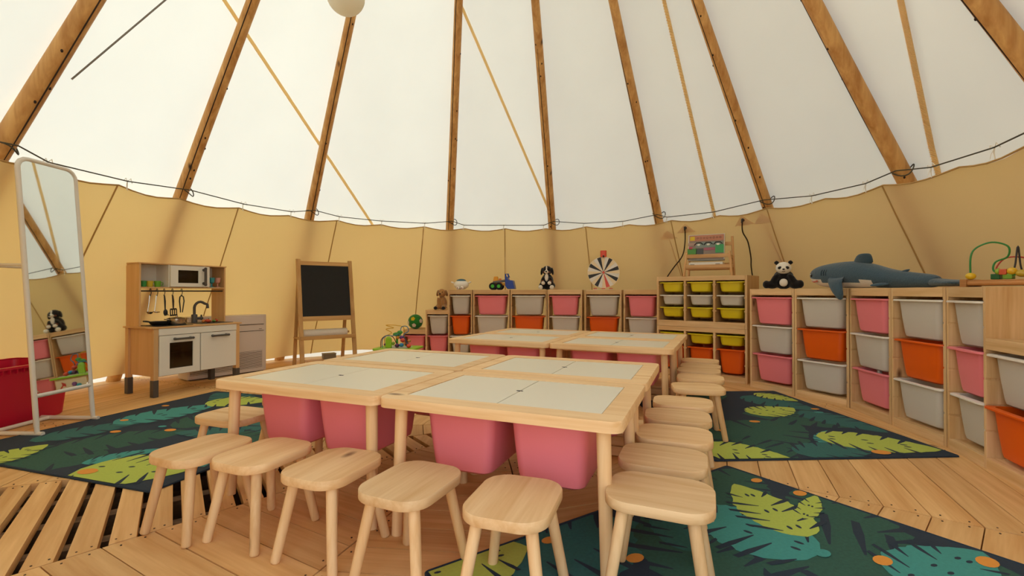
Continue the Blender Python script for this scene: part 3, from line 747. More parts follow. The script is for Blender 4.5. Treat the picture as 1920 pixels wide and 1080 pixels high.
SMOKE = glassy('smoked_pane', '8f7f6a', .06)
def pull(m, a, b, out, r=.009):
    a, b, o = Vector(a), Vector(b), Vector(out); d = (b-a).normalized()
    m.tube([a+o, a+o+d*.012, b+o-d*.012, b+o], [r, r, r, r], 10)
    for q in (a+d*.012, b-d*.012): m.cyl(q, q+o, r*1.25, r*1.1, 10)
    for q in (a, b): m.ell(q+o, (r*1.15,)*3, n=10, k=6)
od = frame_door('oven_door', -.322, -.004, .165, .486, -.245, -.062, .215, .425, -.205, -.19, k, WHITE)
m = MB(); pull(m, (-.22, -.205, .455), (-.075, -.205, .455), (0, -.026, 0)); m.build('handle', CHAR, od)
cdr = B(.004, .322, -.205, -.19, .165, .486).build('cabinet_door', WHITE, k, bevel=.001)
m = MB(); pull(m, (.09, -.205, .455), (.235, -.205, .455), (0, -.026, 0)); m.build('handle', CHAR, cdr)
B(-.322, .322, -.19, -.184, .16, .168).build('lower_trim', EDGE, k)
# hutch
for sx in (-1, 1): B(sx*.353-.007, sx*.353+.007, .005, .19, .558, 1.072).build('hutch_side', BIRCH_Z, k, bevel=.001)
B(-.366, .366, .0, .195, 1.072, 1.082).build('hutch_top', BIRCH_X, k, bevel=.001)
B(-.346, .346, .005, .19, .872, .882).build('hutch_shelf', BIRCH_X, k)
B(-.346, .346, .183, .189, .882, 1.072).build('hutch_back', WHITE, k)
for x in (-.135, .165): B(x-.005, x+.005, .006, .183, .882, 1.072).build('hutch_divider', WHITE, k)
md = frame_door('microwave_door', -.132, .198, .886, 1.068, -.072, .10, .918, 1.03, -.012, .004, k, WHITE)
B(-.128, .16, .02, .18, .884, .886).build('microwave_floor', WHITE, k)
m = MB(); pull(m, (.145, -.012, .905), (.145, -.012, 1.05), (0, -.028, 0), .011); m.build('handle', CHAR, md)
m = MB(); m.cyl((-.346, .03, .848), (.346, .03, .848), .006, n=10); m.build('hook_rail', BLACK, k)
B(-.31, -.035, -.16, .10, .5585, .562).build('hob', BLACK, k, bevel=.001)
for q in (-.24, -.10):
    m = MB(); m.tube([(q+.055*cos(2*PI*i/24), -.03+.055*sin(2*PI*i/24), .5622) for i in range(24)], .0015, 4, closed=True); m.build('hob_ring', CHAR, k)
m = MB(); m.box(.05, .33, -.15, .12, .558, .5625); m.build('sink_tray', CHAR, k, bevel=.001)
m = MB(); m.prism(rrect(.20, .18, .03, 4, .20, -.01), .5605, .5632); m.build('sink_basin', BLACK, k)
m = MB(); m.lathe([(.024, 0), (.024, .07), (.020, .075)], (.105, .055, .562), 14)
m.tube([(.105, .055, .62), (.105, .055, .70)] + [(.105+.045-.045*cos(PI*i/8), .055-.03*i/8, .70+.05*sin(PI*i/8)*(1 if i < 5 else .95)) for i in range(1, 7)] + [(.20, .022, .725), (.203, .02, .69)], .0115, 10)
m.cyl((.105, .055, .60), (.155, .04, .60), .012, n=10); m.ell((.158, .04, .60), (.016, .016, .016), n=10, k=8); m.cyl((.158, .04, .60), (.158, .04, .632), .007, n=8)
m.build('faucet', CHAR, k, smooth=50)
# utensils on the rail
HK = BLACK
for x, kind, lab in ((-.265, 'ladle', 'steel toy ladle on the leftmost hook of the toy kitchen'), (-.215, 'skimmer', 'steel toy skimmer on the second hook of the toy kitchen'), (-.16, 'fork', 'black toy spaghetti fork on the middle hook'),
                     (-.095, 'turner', 'black slotted toy turner on the fourth hook'), (-.02, 'tongs', 'black toy tongs on the rightmost hook of the toy kitchen')):
    u = thing('toy_' + kind, lab, 'utensil', kp(x, .03, .855), KA, 'hanging toy utensils')
    m = MB(); m.tube([(0, .009, -.01)] + [(0, .009*cos(PI*i/6), .003+.009*sin(PI*i/6)) for i in range(0, 7)] + [(0, -.012, -.02), (0, -.002, -.048), (0, .010, -.040)], .0025, 6); m.build('hook', HK, u)
    M = Matrix.Rotation(R(6 if kind in ('ladle', 'skimmer') else -3), 4, 'Y'); z0 = -.045
    if kind in ('ladle', 'skimmer'):
        m = MB(); m.tube([(0, 0, z0), (0, -.003, z0-.06), (0, 0, z0-.135)], [.004, .003, .003], 6, M=M); m.build('shaft', STEEL, u)
        m = MB(); m.lathe([(.024, 0), (.020, -.010), (.010, -.018), (.009, -.016), (.018, -.008), (.022, .001)] if kind == 'ladle' else [(.026, 0), (.026, -.003), (.01, -.010), (.009, -.007), (.024, .001)], (.012, -.006, z0-.135), 14, M=M); m.build('bowl', STEEL, u)
    elif kind == 'fork':
        m = MB(); m.tube([(0, 0, z0), (0, -.004, z0-.05), (0, 0, z0-.12)], [.005, .007, .005], 8, M=M); m.build('shaft', BLACK, u)
        m = MB(); m.ell((0, -.004, z0-.145), (.018, .008, .028), n=12, k=8, M=M)
        for i in range(4): m.cyl((-.014+.009*i, -.006, z0-.160), (-.016+.0105*i, -.02, z0-.172), .003, .002, 6, M=M)
        m.build('head', BLACK, u)
    elif kind == 'turner':
        m = MB(); m.tube([(0, 0, z0), (0, -.004, z0-.05), (0, 0, z0-.115)], [.006, .008, .005], 8, M=M); m.build('shaft', BLACK, u)
        m = MB(); m.box(-.025, .025, -.002, .002, z0-.125, z0-.112, M=M); m.box(-.03, .03, -.002, .002, z0-.178, z0-.165, M=M)
        for i in range(4): m.box(-.028+.0165*i, -.021+.0165*i, -.002, .002, z0-.168, z0-.12, M=M)
        m.build('blade', BLACK, u)
    else:
        for s in (-1, 1):
            m = MB(); m.tube([(0, 0, z0-.002), (s*.014, -.002, z0-.012), (s*.019, -.004, z0-.05), (s*.010, -.002, z0-.125), (s*.008, 0, z0-.15)], [.005, .005, .005, .0045, .004], 8); m.build('arm', BLACK, u)
# pans on the hob
t = thing('frying_pan', 'black toy frying pan on the hob behind the pot', 'pan', kp(-.225, -.03, .5625), KA)
MB().lathe([(.05, 0), (.066, .012), (.074, .032), (.071, .033), (.062, .014), (.045, .004)], n=24).build('pan_body', BLACK, t)
m = MB(); m.tube([(-.07, 0, .03), (-.10, -.01, .037), (-.13, -.015, .04)], [.006, .007, .006], 8); m.build('handle', BLACK, t)
t = thing('toy_pot', 'shiny steel toy pot with side handles on the hob', 'pot', kp(-.115, -.07, .5625), KA)
MB().lathe([(.066, 0), (.07, .006), (.07, .052), (.073, .055), (.067, .055), (.066, .008), (.05, .006)], n=26).build('pot_body', STEEL, t)
for s in (-1, 1):
    m = MB(); m.tube([(s*.068, -.02, .045), (s*.09, -.012, .048), (s*.09, .012, .048), (s*.068, .02, .045)], .004, 7); m.build('handle', STEEL, t)
MB().lathe([(.064, .055), (.05, .062), (.008, .066), (.008, .076), (.002, .078)], n=22).build('lid', STEEL, t)
# toy food on the sink
for i, (x, y, c, r, l, nm) in enumerate(((.155, -.06, 'c24a2a', (.028, .02, .016), 'red toy tomato half at the sink', 'toy_tomato'), (.20, -.075, '6d8a3a', (.03, .016, .012), 'green toy pepper slice at the sink', 'toy_pepper'), (.185, -.02, 'e8dcc0', (.02, .02, .014), 'pale toy onion at the sink', 'toy_onion'), (.235, -.04, 'b5321f', (.022, .018, .014), 'dark red toy strawberry at the sink', 'toy_strawberry'), (.135, -.03, 'c97c3c', (.022, .016, .014), 'brown orange toy potato at the sink', 'toy_potato'))):
    t = thing(nm, l, 'toy food', kp(x, y, .563), KA); MB().ell((0, 0, r[2]), r, (0, .2, i), 12, 8).build('flesh', plain('food_'+c, c, .5), t); MB().cyl((0, 0, r[2]*1.8), (.006, 0, r[2]*2.4), .0035, .002, 6).build('stem', plain('food_stem', '4d6b2a', .6), t)
# cups in the hutch
for x, c, l, rim in ((-.30, '2e8a3e', 'dark green toy cup in the toy kitchen hutch', .022), (-.255, 'c9b02c', 'yellow toy cup in the toy kitchen hutch', .026), (-.195, '69a82e', 'bright green toy cup in the toy kitchen hutch', .026)):
    t = thing('toy_cup', l, 'cup', kp(x, .06, .8825), KA, 'toy cups')
    MB().lathe([(rim*.78, 0), (rim, .05), (rim*.9, .05), (rim*.68, .004)], n=18).build('cup_body', plain('cup_'+c, c, .35), t)
    m = MB(); m.tube([(rim*.9, 0, .042), (rim+.016, 0, .036), (rim+.014, 0, .016), (rim*.84, 0, .012)], .003, 6); m.build('handle', plain('cup_'+c, c, .35), t)
for x, c, l in ((.245, '2f8f93', 'teal toy goblet in the toy kitchen hutch'), (.30, 'c98b78', 'pink toy goblet in the toy kitchen hutch')):
    t = thing('toy_goblet', l, 'goblet', kp(x, .03, .8825), KA, 'toy goblets')
    MB().lathe([(.022, 0), (.020, .004), (.005, .008), (.005, .036), (.02, .045), (.025, .09), (.022, .09), (.016, .05)], n=18).build('glass', plain('cup_'+c, c, .3), t)
for i, (c, l) in enumerate((('b5301f', 'red toy plate at the bottom of the oven stack'), ('d8a62a', 'yellow toy plate in the middle of the oven stack'), ('d06a2a', 'orange toy plate in the oven stack'), ('274a9a', 'blue toy bowl on top of the oven stack'))):
    t = tag(MB().lathe([(.045, 0), (.075, .012), (.078, .014), (.074, .015), (.04, .004)], n=24).build('toy_plate', plain('plate_'+c, c, .35)), l, 'plate', 'toy plates in the oven')
    t.location = kp(-.155, -.04, .337+.013*i); t.rotation_euler = (0, 0, KA)

# ------------------------------------------------------------------ floor heater / air conditioner
AA = R(57); AX, AY = -2.62, 4.98
ac = thing('air_conditioner', 'white floor air conditioner with a louvred grille behind the toy kitchen', 'air conditioner', (AX, AY, 0), AA)
ACM = plain('ac_plastic', 'd9cdc0', .45, bscale=3, vary=.02); ACS = plain('ac_shade_and_trim', '5a4d42', .8)  # dark tone: painted shade of gaps and grille, also base and badge
m = MB(); m.prism(rrect(.75, .21, .02, 4, -.375, .105), .012, .60); m.build('casing', ACM, ac, bevel=.004)
B(-.72, -.03, .01, .20, 0, .013).build('base', ACS, ac)
B(-.74, -.035, -.004, .012, .505, .580).build('top_flap', ACM, ac, bevel=.003)
B(-.74, -.035, -.0022, .002, .497, .503).build('flap_gap_shade', ACS, ac)
B(-.74, -.035, -.0030, .002, .432, .437).build('panel_gap_shade', ACS, ac)
B(-.73, -.05, -.0015, .01, .05, .225).build('grille_shade', ACS, ac)
for i in range(12): B(-.73, -.05, -.006, .004, .054+.0145*i, .0625+.0145*i).build('louvre', ACM, ac)
B(-.085, -.055, -.002, .001, .45, .4545).build('badge', ACS, ac)

# ------------------------------------------------------------------ easel
EA = R(38); EX, EY = -2.20, 4.90
ez = thing('easel', 'wooden chalkboard easel standing before the golden liner', 'easel', (EX, EY, 0), EA)
EW = .56; apex = 1.19; back = .42
def elerp(x, yb, z0, z1, w, name, s):              # leaning post from floor y=yb to the hinge
    ya = back/2; f0, f1 = z0/apex, z1/apex; m = MB()
    y0, y1 = yb+(ya-yb)*f0, yb+(ya-yb)*f1
    m.add([(x-w, y0-.012, z0), (x+w, y0-.012, z0), (x+w, y0+.012, z0), (x-w, y0+.012, z0), (x-w, y1-.012, z1), (x+w, y1-.012, z1), (x+w, y1+.012, z1), (x-w, y1+.012, z1)],
          [(3,2,1,0), (4,5,6,7), (0,1,5,4), (1,2,6,5), (2,3,7,6), (3,0,4,7)]); return m.build(name, EASEL, ez, bevel=.003)
for x in (.0, EW):
    elerp(x, 0, 0, 1.20, .022, 'front_post', 1); elerp(x+(.014 if x == 0 else -.014), back, 0, 1.18, .018, 'back_post', -1)
def fy(z): return back/2*z/apex
def plank_f(name, z0, z1, mat_, x0=.022, x1=EW-.022, t=.009, yoff=0, side=0):
    ya, yb = (fy(z0), fy(z1)) if side == 0 else (back-fy(z0), back-fy(z1)); m = MB()
    m.add([(x0, ya-t+yoff, z0), (x1, ya-t+yoff, z0), (x1, ya+t+yoff, z0), (x0, ya+t+yoff, z0), (x0, yb-t+yoff, z1), (x1, yb-t+yoff, z1), (x1, yb+t+yoff, z1), (x0, yb+t+yoff, z1)],
          [(3,2,1,0), (4,5,6,7), (0,1,5,4), (1,2,6,5), (2,3,7,6), (3,0,4,7)]); return m.build(name, mat_, ez)
EASX = wood('easel_wood_x', 'd3a86c', 'b98b52', axis=0, knots=0, grain=20)
plank_f('top_rail', 1.135, 1.178, EASX); plank_f('bottom_rail', .525, .575, EASX)
plank_f('chalkboard', .572, 1.138, plain('chalkboard', '1d1d1b', .85, bscale=25, vary=.15), t=.005)
plank_f('whiteboard', .572, 1.138, WHITEBOARD, x0=.036, x1=EW-.036, t=.004, side=1); plank_f('back_rail', .525, .575, EASX, x0=.032, x1=EW-.032, side=1)
B(-.01, EW+.01, fy(.36)-.012, back-fy(.36)+.012, .325, .338).build('tray', EASX, ez, bevel=.002)
B(-.01, EW+.01, fy(.36)-.03, fy(.36)-.012, .325, .365).build('tray_lip', EASX, ez, bevel=.002)
pr = thing('paper_roll', 'white paper roll lying in the easel tray', 'paper roll', (EX+cos(EA)*.28-sin(EA)*.18, EY+sin(EA)*.28+cos(EA)*.18, .338), EA)
m = MB(); m.cyl((-.235, 0, .046), (.235, 0, .046), .045, n=24); m.build('paper', plain('paper', 'e9dfcc', .8), pr)
m = MB(); m.cyl((-.265, 0, .046), (.265, 0, .046), .012, n=12); m.build('core', EASX, pr)
gb = thing('adapter_box', 'small grey box on the floor behind the easel', 'box', (-2.30, 5.86, 0), R(35))
B(-.075, .075, -.05, .05, .002, .06).build('case', plain('grey_box', '8c8470', .6), gb, bevel=.004); B(-.078, .078, -.053, .053, .06, .072).build('lid', plain('grey_lid', '9b937e', .6), gb, bevel=.003)

# ------------------------------------------------------------------ standing mirror
MA = R(87.4)
mr = thing('standing_mirror', 'tall standing mirror with a white tube frame at the left', 'mirror', (-2.766, 2.720, 0), MA)
TUBE = plain('white_tube', 'ded6c8', .4, bscale=4, vary=.02)
MWd = .345; tilt = .087; Hm = 1.645                 # local x along the width, local +y is behind the glass
def mp_(x, z): return Vector((x, tilt*z, z))
arc = [mp_(0, .055)] + [mp_(0, Hm-.07)] + [mp_(.06-.06*cos(R(a_)), Hm-.07+.06*sin(R(a_))) for a_ in (20, 45, 70, 90)] + [mp_(MWd-.06+.06*cos(R(a_)), Hm-.07+.06*sin(R(a_))) for a_ in (90, 70, 45, 20)] + [mp_(MWd, Hm-.07), mp_(MWd, .055)]
m = MB(); m.tube(arc, .0135, 12); m.build('frame', TUBE, mr, smooth=60)
m = MB(); m.tube([mp_(0, .23), mp_(MWd, .23)], .0125, 10); m.build('lower_rail', TUBE, mr)
g_, nt_, p_ = newmat('mirror_silver'); p_.inputs['Metallic'].default_value = 1; p_.inputs['Roughness'].default_value = .02; p_.inputs['Base Color'].default_value = (.80, .84, .80, 1)
o = rrect(MWd-.02, Hm-.25, .05, 5, MWd/2, (Hm-.02+.24)/2); m = MB(); m.loft([[(x, tilt*z-.004, z) for x, z in o], [(x, tilt*z+.004, z) for x, z in o]]); m.build('glass', g_, mr, smooth=None)
o2 = rrect(MWd-.022, Hm-.252, .05, 5, MWd/2, (Hm-.02+.24)/2); m = MB(); m.loft([[(x, tilt*z+.0045, z) for x, z in o2], [(x, tilt*z+.010, z) for x, z in o2]]); m.build('backing', TUBE, mr, smooth=None)
for x in (0, MWd):
    m = MB(); m.tube([(x, -.035, .014), (x, .46, .014)], .0125, 10); m.build('foot', TUBE, mr)
    m = MB(); m.tube([(x, .005, .06), (x, .0, .014)], .0125, 10); m.build('upright_end', TUBE, mr)
m = MB(); m.tube([(0, .30, .014), (MWd, .30, .014)], .012, 10); m.build('cross_bar', TUBE, mr)
for x in (0, MWd):
    m = MB(); m.tube([mp_(x, 1.0), (x, tilt+.35, 1.0)], .008, 8); m.build('rear_bracket', TUBE, mr)
m = MB(); m.tube([(0, tilt+.35, 1.0), (MWd, tilt+.35, 1.0)], .008, 8); m.build('rear_rail', TUBE, mr)

# red tub behind the mirror
RT = plain('crimson_plastic', 'c8103a', .4, bscale=4, vary=.04)
tb = thing('storage_tub', 'large crimson plastic tub behind the standing mirror', 'tub', (-3.30, 2.98, 0), R(88))
def rg(w, d, z, r=.04): return [(x, y, z) for x, y in rrect(w, d, r, 5)]
m = MB(); m.loft([rg(.52, .36, 0), rg(.54, .38, .012), rg(.60, .43, .37)], cap1=False); m.loft([rg(.595, .425, .37), rg(.535, .375, .02), rg(.52, .36, .016)], cap0=False); m.build('body', RT, tb)
m = MB(); m.loft([rg(.60, .43, .368), rg(.645, .475, .362), rg(.645, .475, .376), rg(.60, .43, .378), rg(.59, .42, .376)], closed=True)
for i in range(14): m.box(-.28+.04*i, -.274+.04*i, -.235, -.218, .335, .364); m.box(-.28+.04*i, -.274+.04*i, .218, .235, .335, .364)
m.build('rim', RT, tb)

# ------------------------------------------------------------------ plush and toys
def plush(name, col, rough=.95, vary=.2): return plain(name, col, rough, bscale=110, vary=vary, bump=.9, sheen=.3, spec=.1)
def blob(name, ells, mat_, parent, vox=.009):
    m = MB()
    for e in ells: m.ell(e[0], e[1], e[2] if len(e) > 2 else (0,0,0), 14, 9)
    o = m.build(name, mat_, parent, smooth=80)
    r = o.modifiers.new('remesh', 'REMESH'); r.voxel_size = vox; r.use_smooth_shade = True
    s = o.modifiers.new('smooth', 'SMOOTH'); s.iterations = 4; s.factor = .5
    return o
BLK = plush('black_plush', '1a1615'); WHT = plush('white_plush', 'e6ddcc', vary=.08); TAN = plush('tan_plush', 'a97a45'); BRN = plush('brown_plush', '6e3a1c'); EYE = plain('bead_eye', '120e0c', .1)
# brown dog on the middle step
bd = thing('plush_dog', 'tan plush dog with drooping ears sitting on the stepped shelf', 'plush toy', (-.86, 5.74, .62), R(-12))
blob('body', [((0, 0, .085), (.062, .055, .085)), ((-.04, -.045, .035), (.03, .05, .03)), ((.045, -.045, .035), (.03, .05, .03)), ((-.032, -.05, .09), (.017, .02, .075), (.2, 0, 0)), ((.032, -.05, .09), (.017, .02, .075), (.2, 0, 0))], TAN, bd)
blob('head', [((0, -.012, .205), (.052, .05, .055)), ((0, -.055, .190), (.030, .032, .026))], TAN, bd)
for s in (-1, 1):
    blob('ear', [((s*.056, -.005, .205), (.016, .026, .045), (0, s*-.25, 0))], plush('ear_tan', '8d6236'), bd)
    blob('paw', [((s*.05, -.095, .024), (.027, .022, .024))], BLK, bd)
    MB().ell((s*.022, -.058, .218), (.006, .005, .006), n=10, k=6).build('eye', EYE, bd)
MB().ell((0, -.084, .198), (.013, .008, .010), n=12, k=8).build('nose', EYE, bd)
# black, white and brown puppy
pu = thing('plush_puppy', 'black plush puppy with white blaze and paws sitting on the back shelf', 'plush toy', (.425, 5.64, HS), R(-12))
blob('body', [((0, .02, .10), (.078, .062, .10)), ((-.055, .0, .05), (.045, .06, .045)), ((.055, .0, .05), (.045, .06, .045)), ((-.05, -.03, .115), (.022, .03, .055), (.5, .3, 0)), ((.05, -.03, .115), (.022, .03, .055), (.5, -.3, 0))], BLK, pu)
blob('head', [((0, 0, .235), (.062, .055, .058))], BLK, pu)
blob('chest', [((0, -.045, .15), (.026, .018, .052))], WHT, pu); blob('muzzle', [((0, -.055, .215), (.028, .028, .022)), ((0, -.043, .258), (.010, .018, .036))], WHT, pu, .007)
for s in (-1, 1):
    blob('ear', [((s*.064, 0, .225), (.016, .028, .05), (0, s*-.15, 0))], BLK, pu)
    blob('paw', [((s*.068, -.075, .03), (.03, .026, .03))], WHT, pu); blob('forepaw', [((s*.038, -.07, .082), (.026, .024, .024))], WHT, pu)
    blob('cheek', [((s*.034, -.036, .212), (.014, .018, .014))], BRN, pu, .007)
    blob('leg_patch', [((s*.045, -.055, .10), (.020, .02, .020))], BRN, pu, .007)
    MB().ell((s*.024, -.052, .245), (.006, .005, .006), n=10, k=6).build('eye', EYE, pu)
MB().ell((0, -.083, .220), (.012, .008, .009), n=12, k=8).build('nose', EYE, pu)
# round white toy
wt = thing('white_toy', 'round white star-projector toy with a blue dome and little ears', 'toy', (-.63, 5.78, HS), R(-8))
blob('body', [((0, 0, .065), (.098, .075, .062))], plain('toy_white', 'e9e3d6', .3, vary=.02), wt)
MB().ell((0, 0, .112), (.062, .05, .026), n=20, k=10).build('dome', plain('blue_dome', '2a5f73', .08, vary=.3), wt)
for s in (-1, 1):
    blob('ear', [((s*.108, -.01, .092), (.026, .014, .012), (0, s*-.35, 0))], plain('toy_white', 'e9e3d6', .3), wt, .006)
    blob('foot', [((s*.026, -.068, .022), (.022, .018, .022))], plain('toy_white', 'e9e3d6', .3), wt, .006)
    MB().ell((s*.026, -.086, .024), (.010, .004, .009), n=10, k=6).build('pad', plain('pad_pink', 'b98b80', .5), wt)
# toy loader
ld = thing('toy_loader', 'yellow toy loader with green wheel hubs and a blue bucket', 'toy vehicle', (-.13, 5.74, HS), R(-8))
YL = plain('loader_yellow', 'e59a17', .35); BLU = plain('bucket_blue', '163f9c', .35); GRN = plain('hub_green', '3fae2a', .4); TYRE = plain('tyre', '141310', .8); GRY = plain('loader_grey', '6b645a', .5)
m = MB(); m.box(-.125, .06, -.04, .04, .055, .085); m.build('chassis', YL, ld, bevel=.006)
m = MB(); m.add([(-.105, -.03, .085), (-.03, -.03, .085), (-.03, .03, .085), (-.105, .03, .085), (-.09, -.026, .165), (-.045, -.026, .165), (-.045, .026, .165), (-.09, .026, .165)], [(3,2,1,0), (4,5,6,7), (0,1,5,4), (1,2,6,5), (2,3,7,6), (3,0,4,7)]); m.build('cab', YL, ld, bevel=.005)
m = MB(); m.cyl((-.015, 0, .085), (-.015, 0, .14), .018, .014, 12); m.build('beacon', plain('beacon_orange', 'ef6a1c', .3), ld)
for s in (-1, 1):
    m = MB(); m.box(-.085, .07, s*.05-.007, s*.05+.007, .092, .118, M=Matrix.Rotation(R(-8), 4, 'Y')); m.build('lift_arm', GRY, ld, bevel=.003)
    for x in (-.098, -.022):
        w = MB(); w.cyl((x, s*.036, .045), (x, s*.078, .045), .0455, n=20); wh = w.build('wheel', TYRE, ld, bevel=.006)
        h = MB(); h.cyl((x, s*.072, .045), (x, s*.082, .045), .026, .02, 14); h.build('hub', GRN, wh)
m = MB()
bp = [(.055, .16), (.075, .165), (.095, .12), (.15, .115), (.175, .012), (.085, .012), (.06, .05)]
m.loft([[(x, y, z) for x, z in bp] for y in (-.085, .085)]); m.build('bucket', BLU, ld, bevel=.004)
m = MB(); m.tube([(.06, -.03, .15), (.055, -.03, .195), (.085, -.03, .195), (.10, -.03, .15)], .010, 8); m.build('bucket_grip', BLU, ld)
# prize wheel
pw = thing('prize_wheel', 'round prize wheel with black, cream and orange wedges on the back shelf', 'prize wheel', (1.075, 5.47, HS), R(-10))
RED = plain('wheel_red', 'd8431c', .35); WK = [plain('wheel_cream', 'ecd6ac', .5), plain('wheel_white', 'e4dfd4', .5), plain('wheel_black', '1e1a18', .5), RED]
wd = MB(); wd.cyl((0, 0, .205), (0, .016, .205), .186, n=48); disc = wd.build('disc', WK[0], pw, smooth=40)
seq = [2, 0, 1] * 8; W0 = R(-24.5)
for i in range(24):
    a0, a1 = 2*PI*i/24+W0, 2*PI*(i+1)/24+W0; mm = MB(); mi = seq[i]
    if i == 12: mi = 3
    if mi == 0: continue
    ptsw = [(0, 0)] + [(.18*sin(a0+(a1-a0)*q/3), .18*cos(a0+(a1-a0)*q/3)) for q in range(4)]
    mm.loft([[(x, -.0018, .205+z) for x, z in ptsw], [(x, .002, .205+z) for x, z in ptsw]]); mm.build('wedge', WK[mi], disc, smooth=None)
for i in range(24):
    a0 = 2*PI*i/24+W0; mm = MB(); mm.cyl((.172*sin(a0), 0, .205+.172*cos(a0)), (.172*sin(a0), -.009, .205+.172*cos(a0)), .003, n=6); mm.build('peg', STEEL, disc)
m = MB(); m.cyl((0, -.012, .205), (0, .03, .205), .014, n=14); m.build('hub', RED, pw)
m = MB(); m.prism(rrect(.072, .05, .012, 4, 0, .005), .385, .462); m.build('pointer_box', RED, pw, bevel=.006)
m = MB(); m.add([(-.012, -.024, .402), (.012, -.024, .402), (0, -.024, .372), (-.012, -.016, .402), (.012, -.016, .402), (0, -.016, .372)], [(0,2,1), (3,4,5), (0,1,4,3), (1,2,5,4), (2,0,3,5)]); m.build('pointer', DARK, pw)
m = MB(); m.box(-.014, .014, .022, .036, .01, .40); m.build('post', RED, pw)
m = MB(); m.box(-.11, .11, -.05, .07, .0, .010); m.build('base', plain('base_cream', 'd8c6a4', .5), pw, bevel=.003)
for x in (-.095, 0, .085): B(x-.02, x+.02, -.03, .04, .010, .02).build('base_clip', RED, pw, bevel=.002)
# green ball
ball = thing('ball', 'green plush ball with yellow and white pentagons on the lowest step', 'ball', (-1.215, 5.86, .375), R(8))
GB = plush('ball_green', '2a7a2c', vary=.15); m = MB(); m.ell((0, 0, .092), (.092,)*3, n=32, k=20); bs = m.build('sphere', GB, ball, smooth=80)
for dr, c in (((-.28, -.9, .45), 'd3b21c'), ((.75, -.62, .12), 'ddd0bd'), ((-.12, -.85, -.42), 'ddd0bd'), ((.35, -.55, .85), '2a7a2c'), ((-.85, -.35, -.1), 'ddd0bd'), ((.5, .7, .4), 'd3b21c')):
    d = Vector(dr).normalized(); u = d.cross(Vector((0,0,1))).normalized(); v = u.cross(d)
    mm = MB(); o1 = [d*.0935*.962 + (u*cos(2*PI*q/5+.4)+v*sin(2*PI*q/5+.4))*.028 + Vector((0,0,.092)) for q in range(5)]
    mm.loft([[p for p in o1], [p+d*.0035 for p in o1]]); mm.build('pentagon', plush('pent_'+c, c, vary=.06), bs, smooth=None)
# activity cube with bead wires
AC = thing('activity_cube', 'activity cube with a green top and bead wires before the shelves', 'activity toy', (-1.10, 4.52, 0), R(-10))
CW = plain('cube_cream', 'd8c9a6', .5); LG = plain('cube_green', '8fbf26', .4)
B(-.15, .15, -.15, .15, .0, .285).build('box', wood('cube_wood', 'cfae7c', 'b8935f', axis=2, knots=0), AC, bevel=.004)
m = MB(); m.prism(rrect(.40, .33, .03, 5), .285, .305); m.build('top_plate', LG, AC, bevel=.005)
m = MB(); m.prism(rrect(.24, .18, .03, 5), .304, .3065); m.build('play_mat', plain('mat_grey', 'aab4b0', .5), AC)
B(-.14, .14, -.156, -.15, .012, .27).build('front_board', CW, AC); B(-.156, -.15, -.14, .14, .012, .27).build('side_board', CW, AC)
for x, z, c in ((-.07, .20, '2b9fb0'), (-.03, .22, '7a4a86'), (-.02, .16, 'c8432c'), (-.07, .11, '8a2440'), (-.02, .09, '9bbf2a'), (.05, .12, 'd99a2a')):
    m = MB(); m.cyl((-.160, x, z), (-.172, x, z), .020, n=12); m.build('knob', plain('k_'+c, c, .4), AC); m = MB(); m.cyl((x, -.156, z), (x, -.168, z), .020, n=12); m.build('knob', plain('k_'+c, c, .4), AC)
m = MB(); m.add([(.05, -.158, .235), (.09, -.158, .255), (.083, -.158, .225), (.11, -.158, .19), (.098, -.158, .182), (.073, -.158, .217), (.05, -.158, .205)], [tuple(range(7))]); m.build('arrow', plain('arrow_red', 'b5301f', .5), AC)
def wire(pts, c, nm, par, r=.004):
    pv = [Vector(p) for p in pts]; out = []
    for i in range(len(pv)-1):
        p0, p1, p2, p3 = pv[max(i-1, 0)], pv[i], pv[i+1], pv[min(i+2, len(pv)-1)]
        for q in range(6):
            t = q/6; out.append(.5*((2*p1)+(p2-p0)*t+(2*p0-5*p1+4*p2-p3)*t*t+(3*p1-p0-3*p2+p3)*t**3))
    out.append(pv[-1]); m = MB(); m.tube(out, r, 7); return m.build(nm, plain('wire_'+c, c, .35), par, smooth=60)
wire([(-.14, 0, .305), (-.14, 0, .40), (-.08, .02, .44), (-.14, .02, .475), (-.06, .02, .49), (-.13, .0, .515), (-.02, 0, .515), (.04, .04, .48), (.0, .08, .305)], 'd8a417', 'yellow_wire', AC)
wire([(-.155, -.06, .305), (-.15, -.06, .38), (-.10, -.05, .42), (-.04, -.03, .40), (.0, -.02, .305)], '6e2a1c', 'red_wire', AC)
wire([(-.125, -.09, .305), (-.125, -.09, .38), (-.09, -.08, .42), (-.03, -.06, .42), (.02, -.02, .44), (.03, 0, .50), (.08, .01, .505), (.10, 0, .46), (.06, -.02, .42), (.09, .05, .305)], '2b6f8f', 'blue_wire', AC)
for x, y, z, r, c in ((-.11, -.06, .335, .014, '7a2a6a'), (.02, -.08, .33, .022, '4a1a4a'), (.055, -.03, .375, .024, 'c8432c'), (.06, -.07, .335, .022, '1f7fb0'), (.10, -.03, .335, .02, '3a2a20'), (.03, 0, .40, .022, '6a3a80'), (.0, -.02, .40, .018, 'd98a2a'), (.10, .02, .365, .018, 'c98a4a'), (.125, -.05, .325, .022, 'd8482c'), (-.02, -.08, .35, .018, '7a9a2a')):
    MB().ell((x, y, z), (r, r, r*.85), n=12, k=8).build('bead', plain('bead_'+c, c, .3), AC)
m = MB(); m.box(-.09, -.03, -.10, -.085, .308, .39); m.ell((-.06, -.092, .39), (.032, .009, .026), n=12, k=8); m.build('cut_out_animal', LG, AC, bevel=.003)
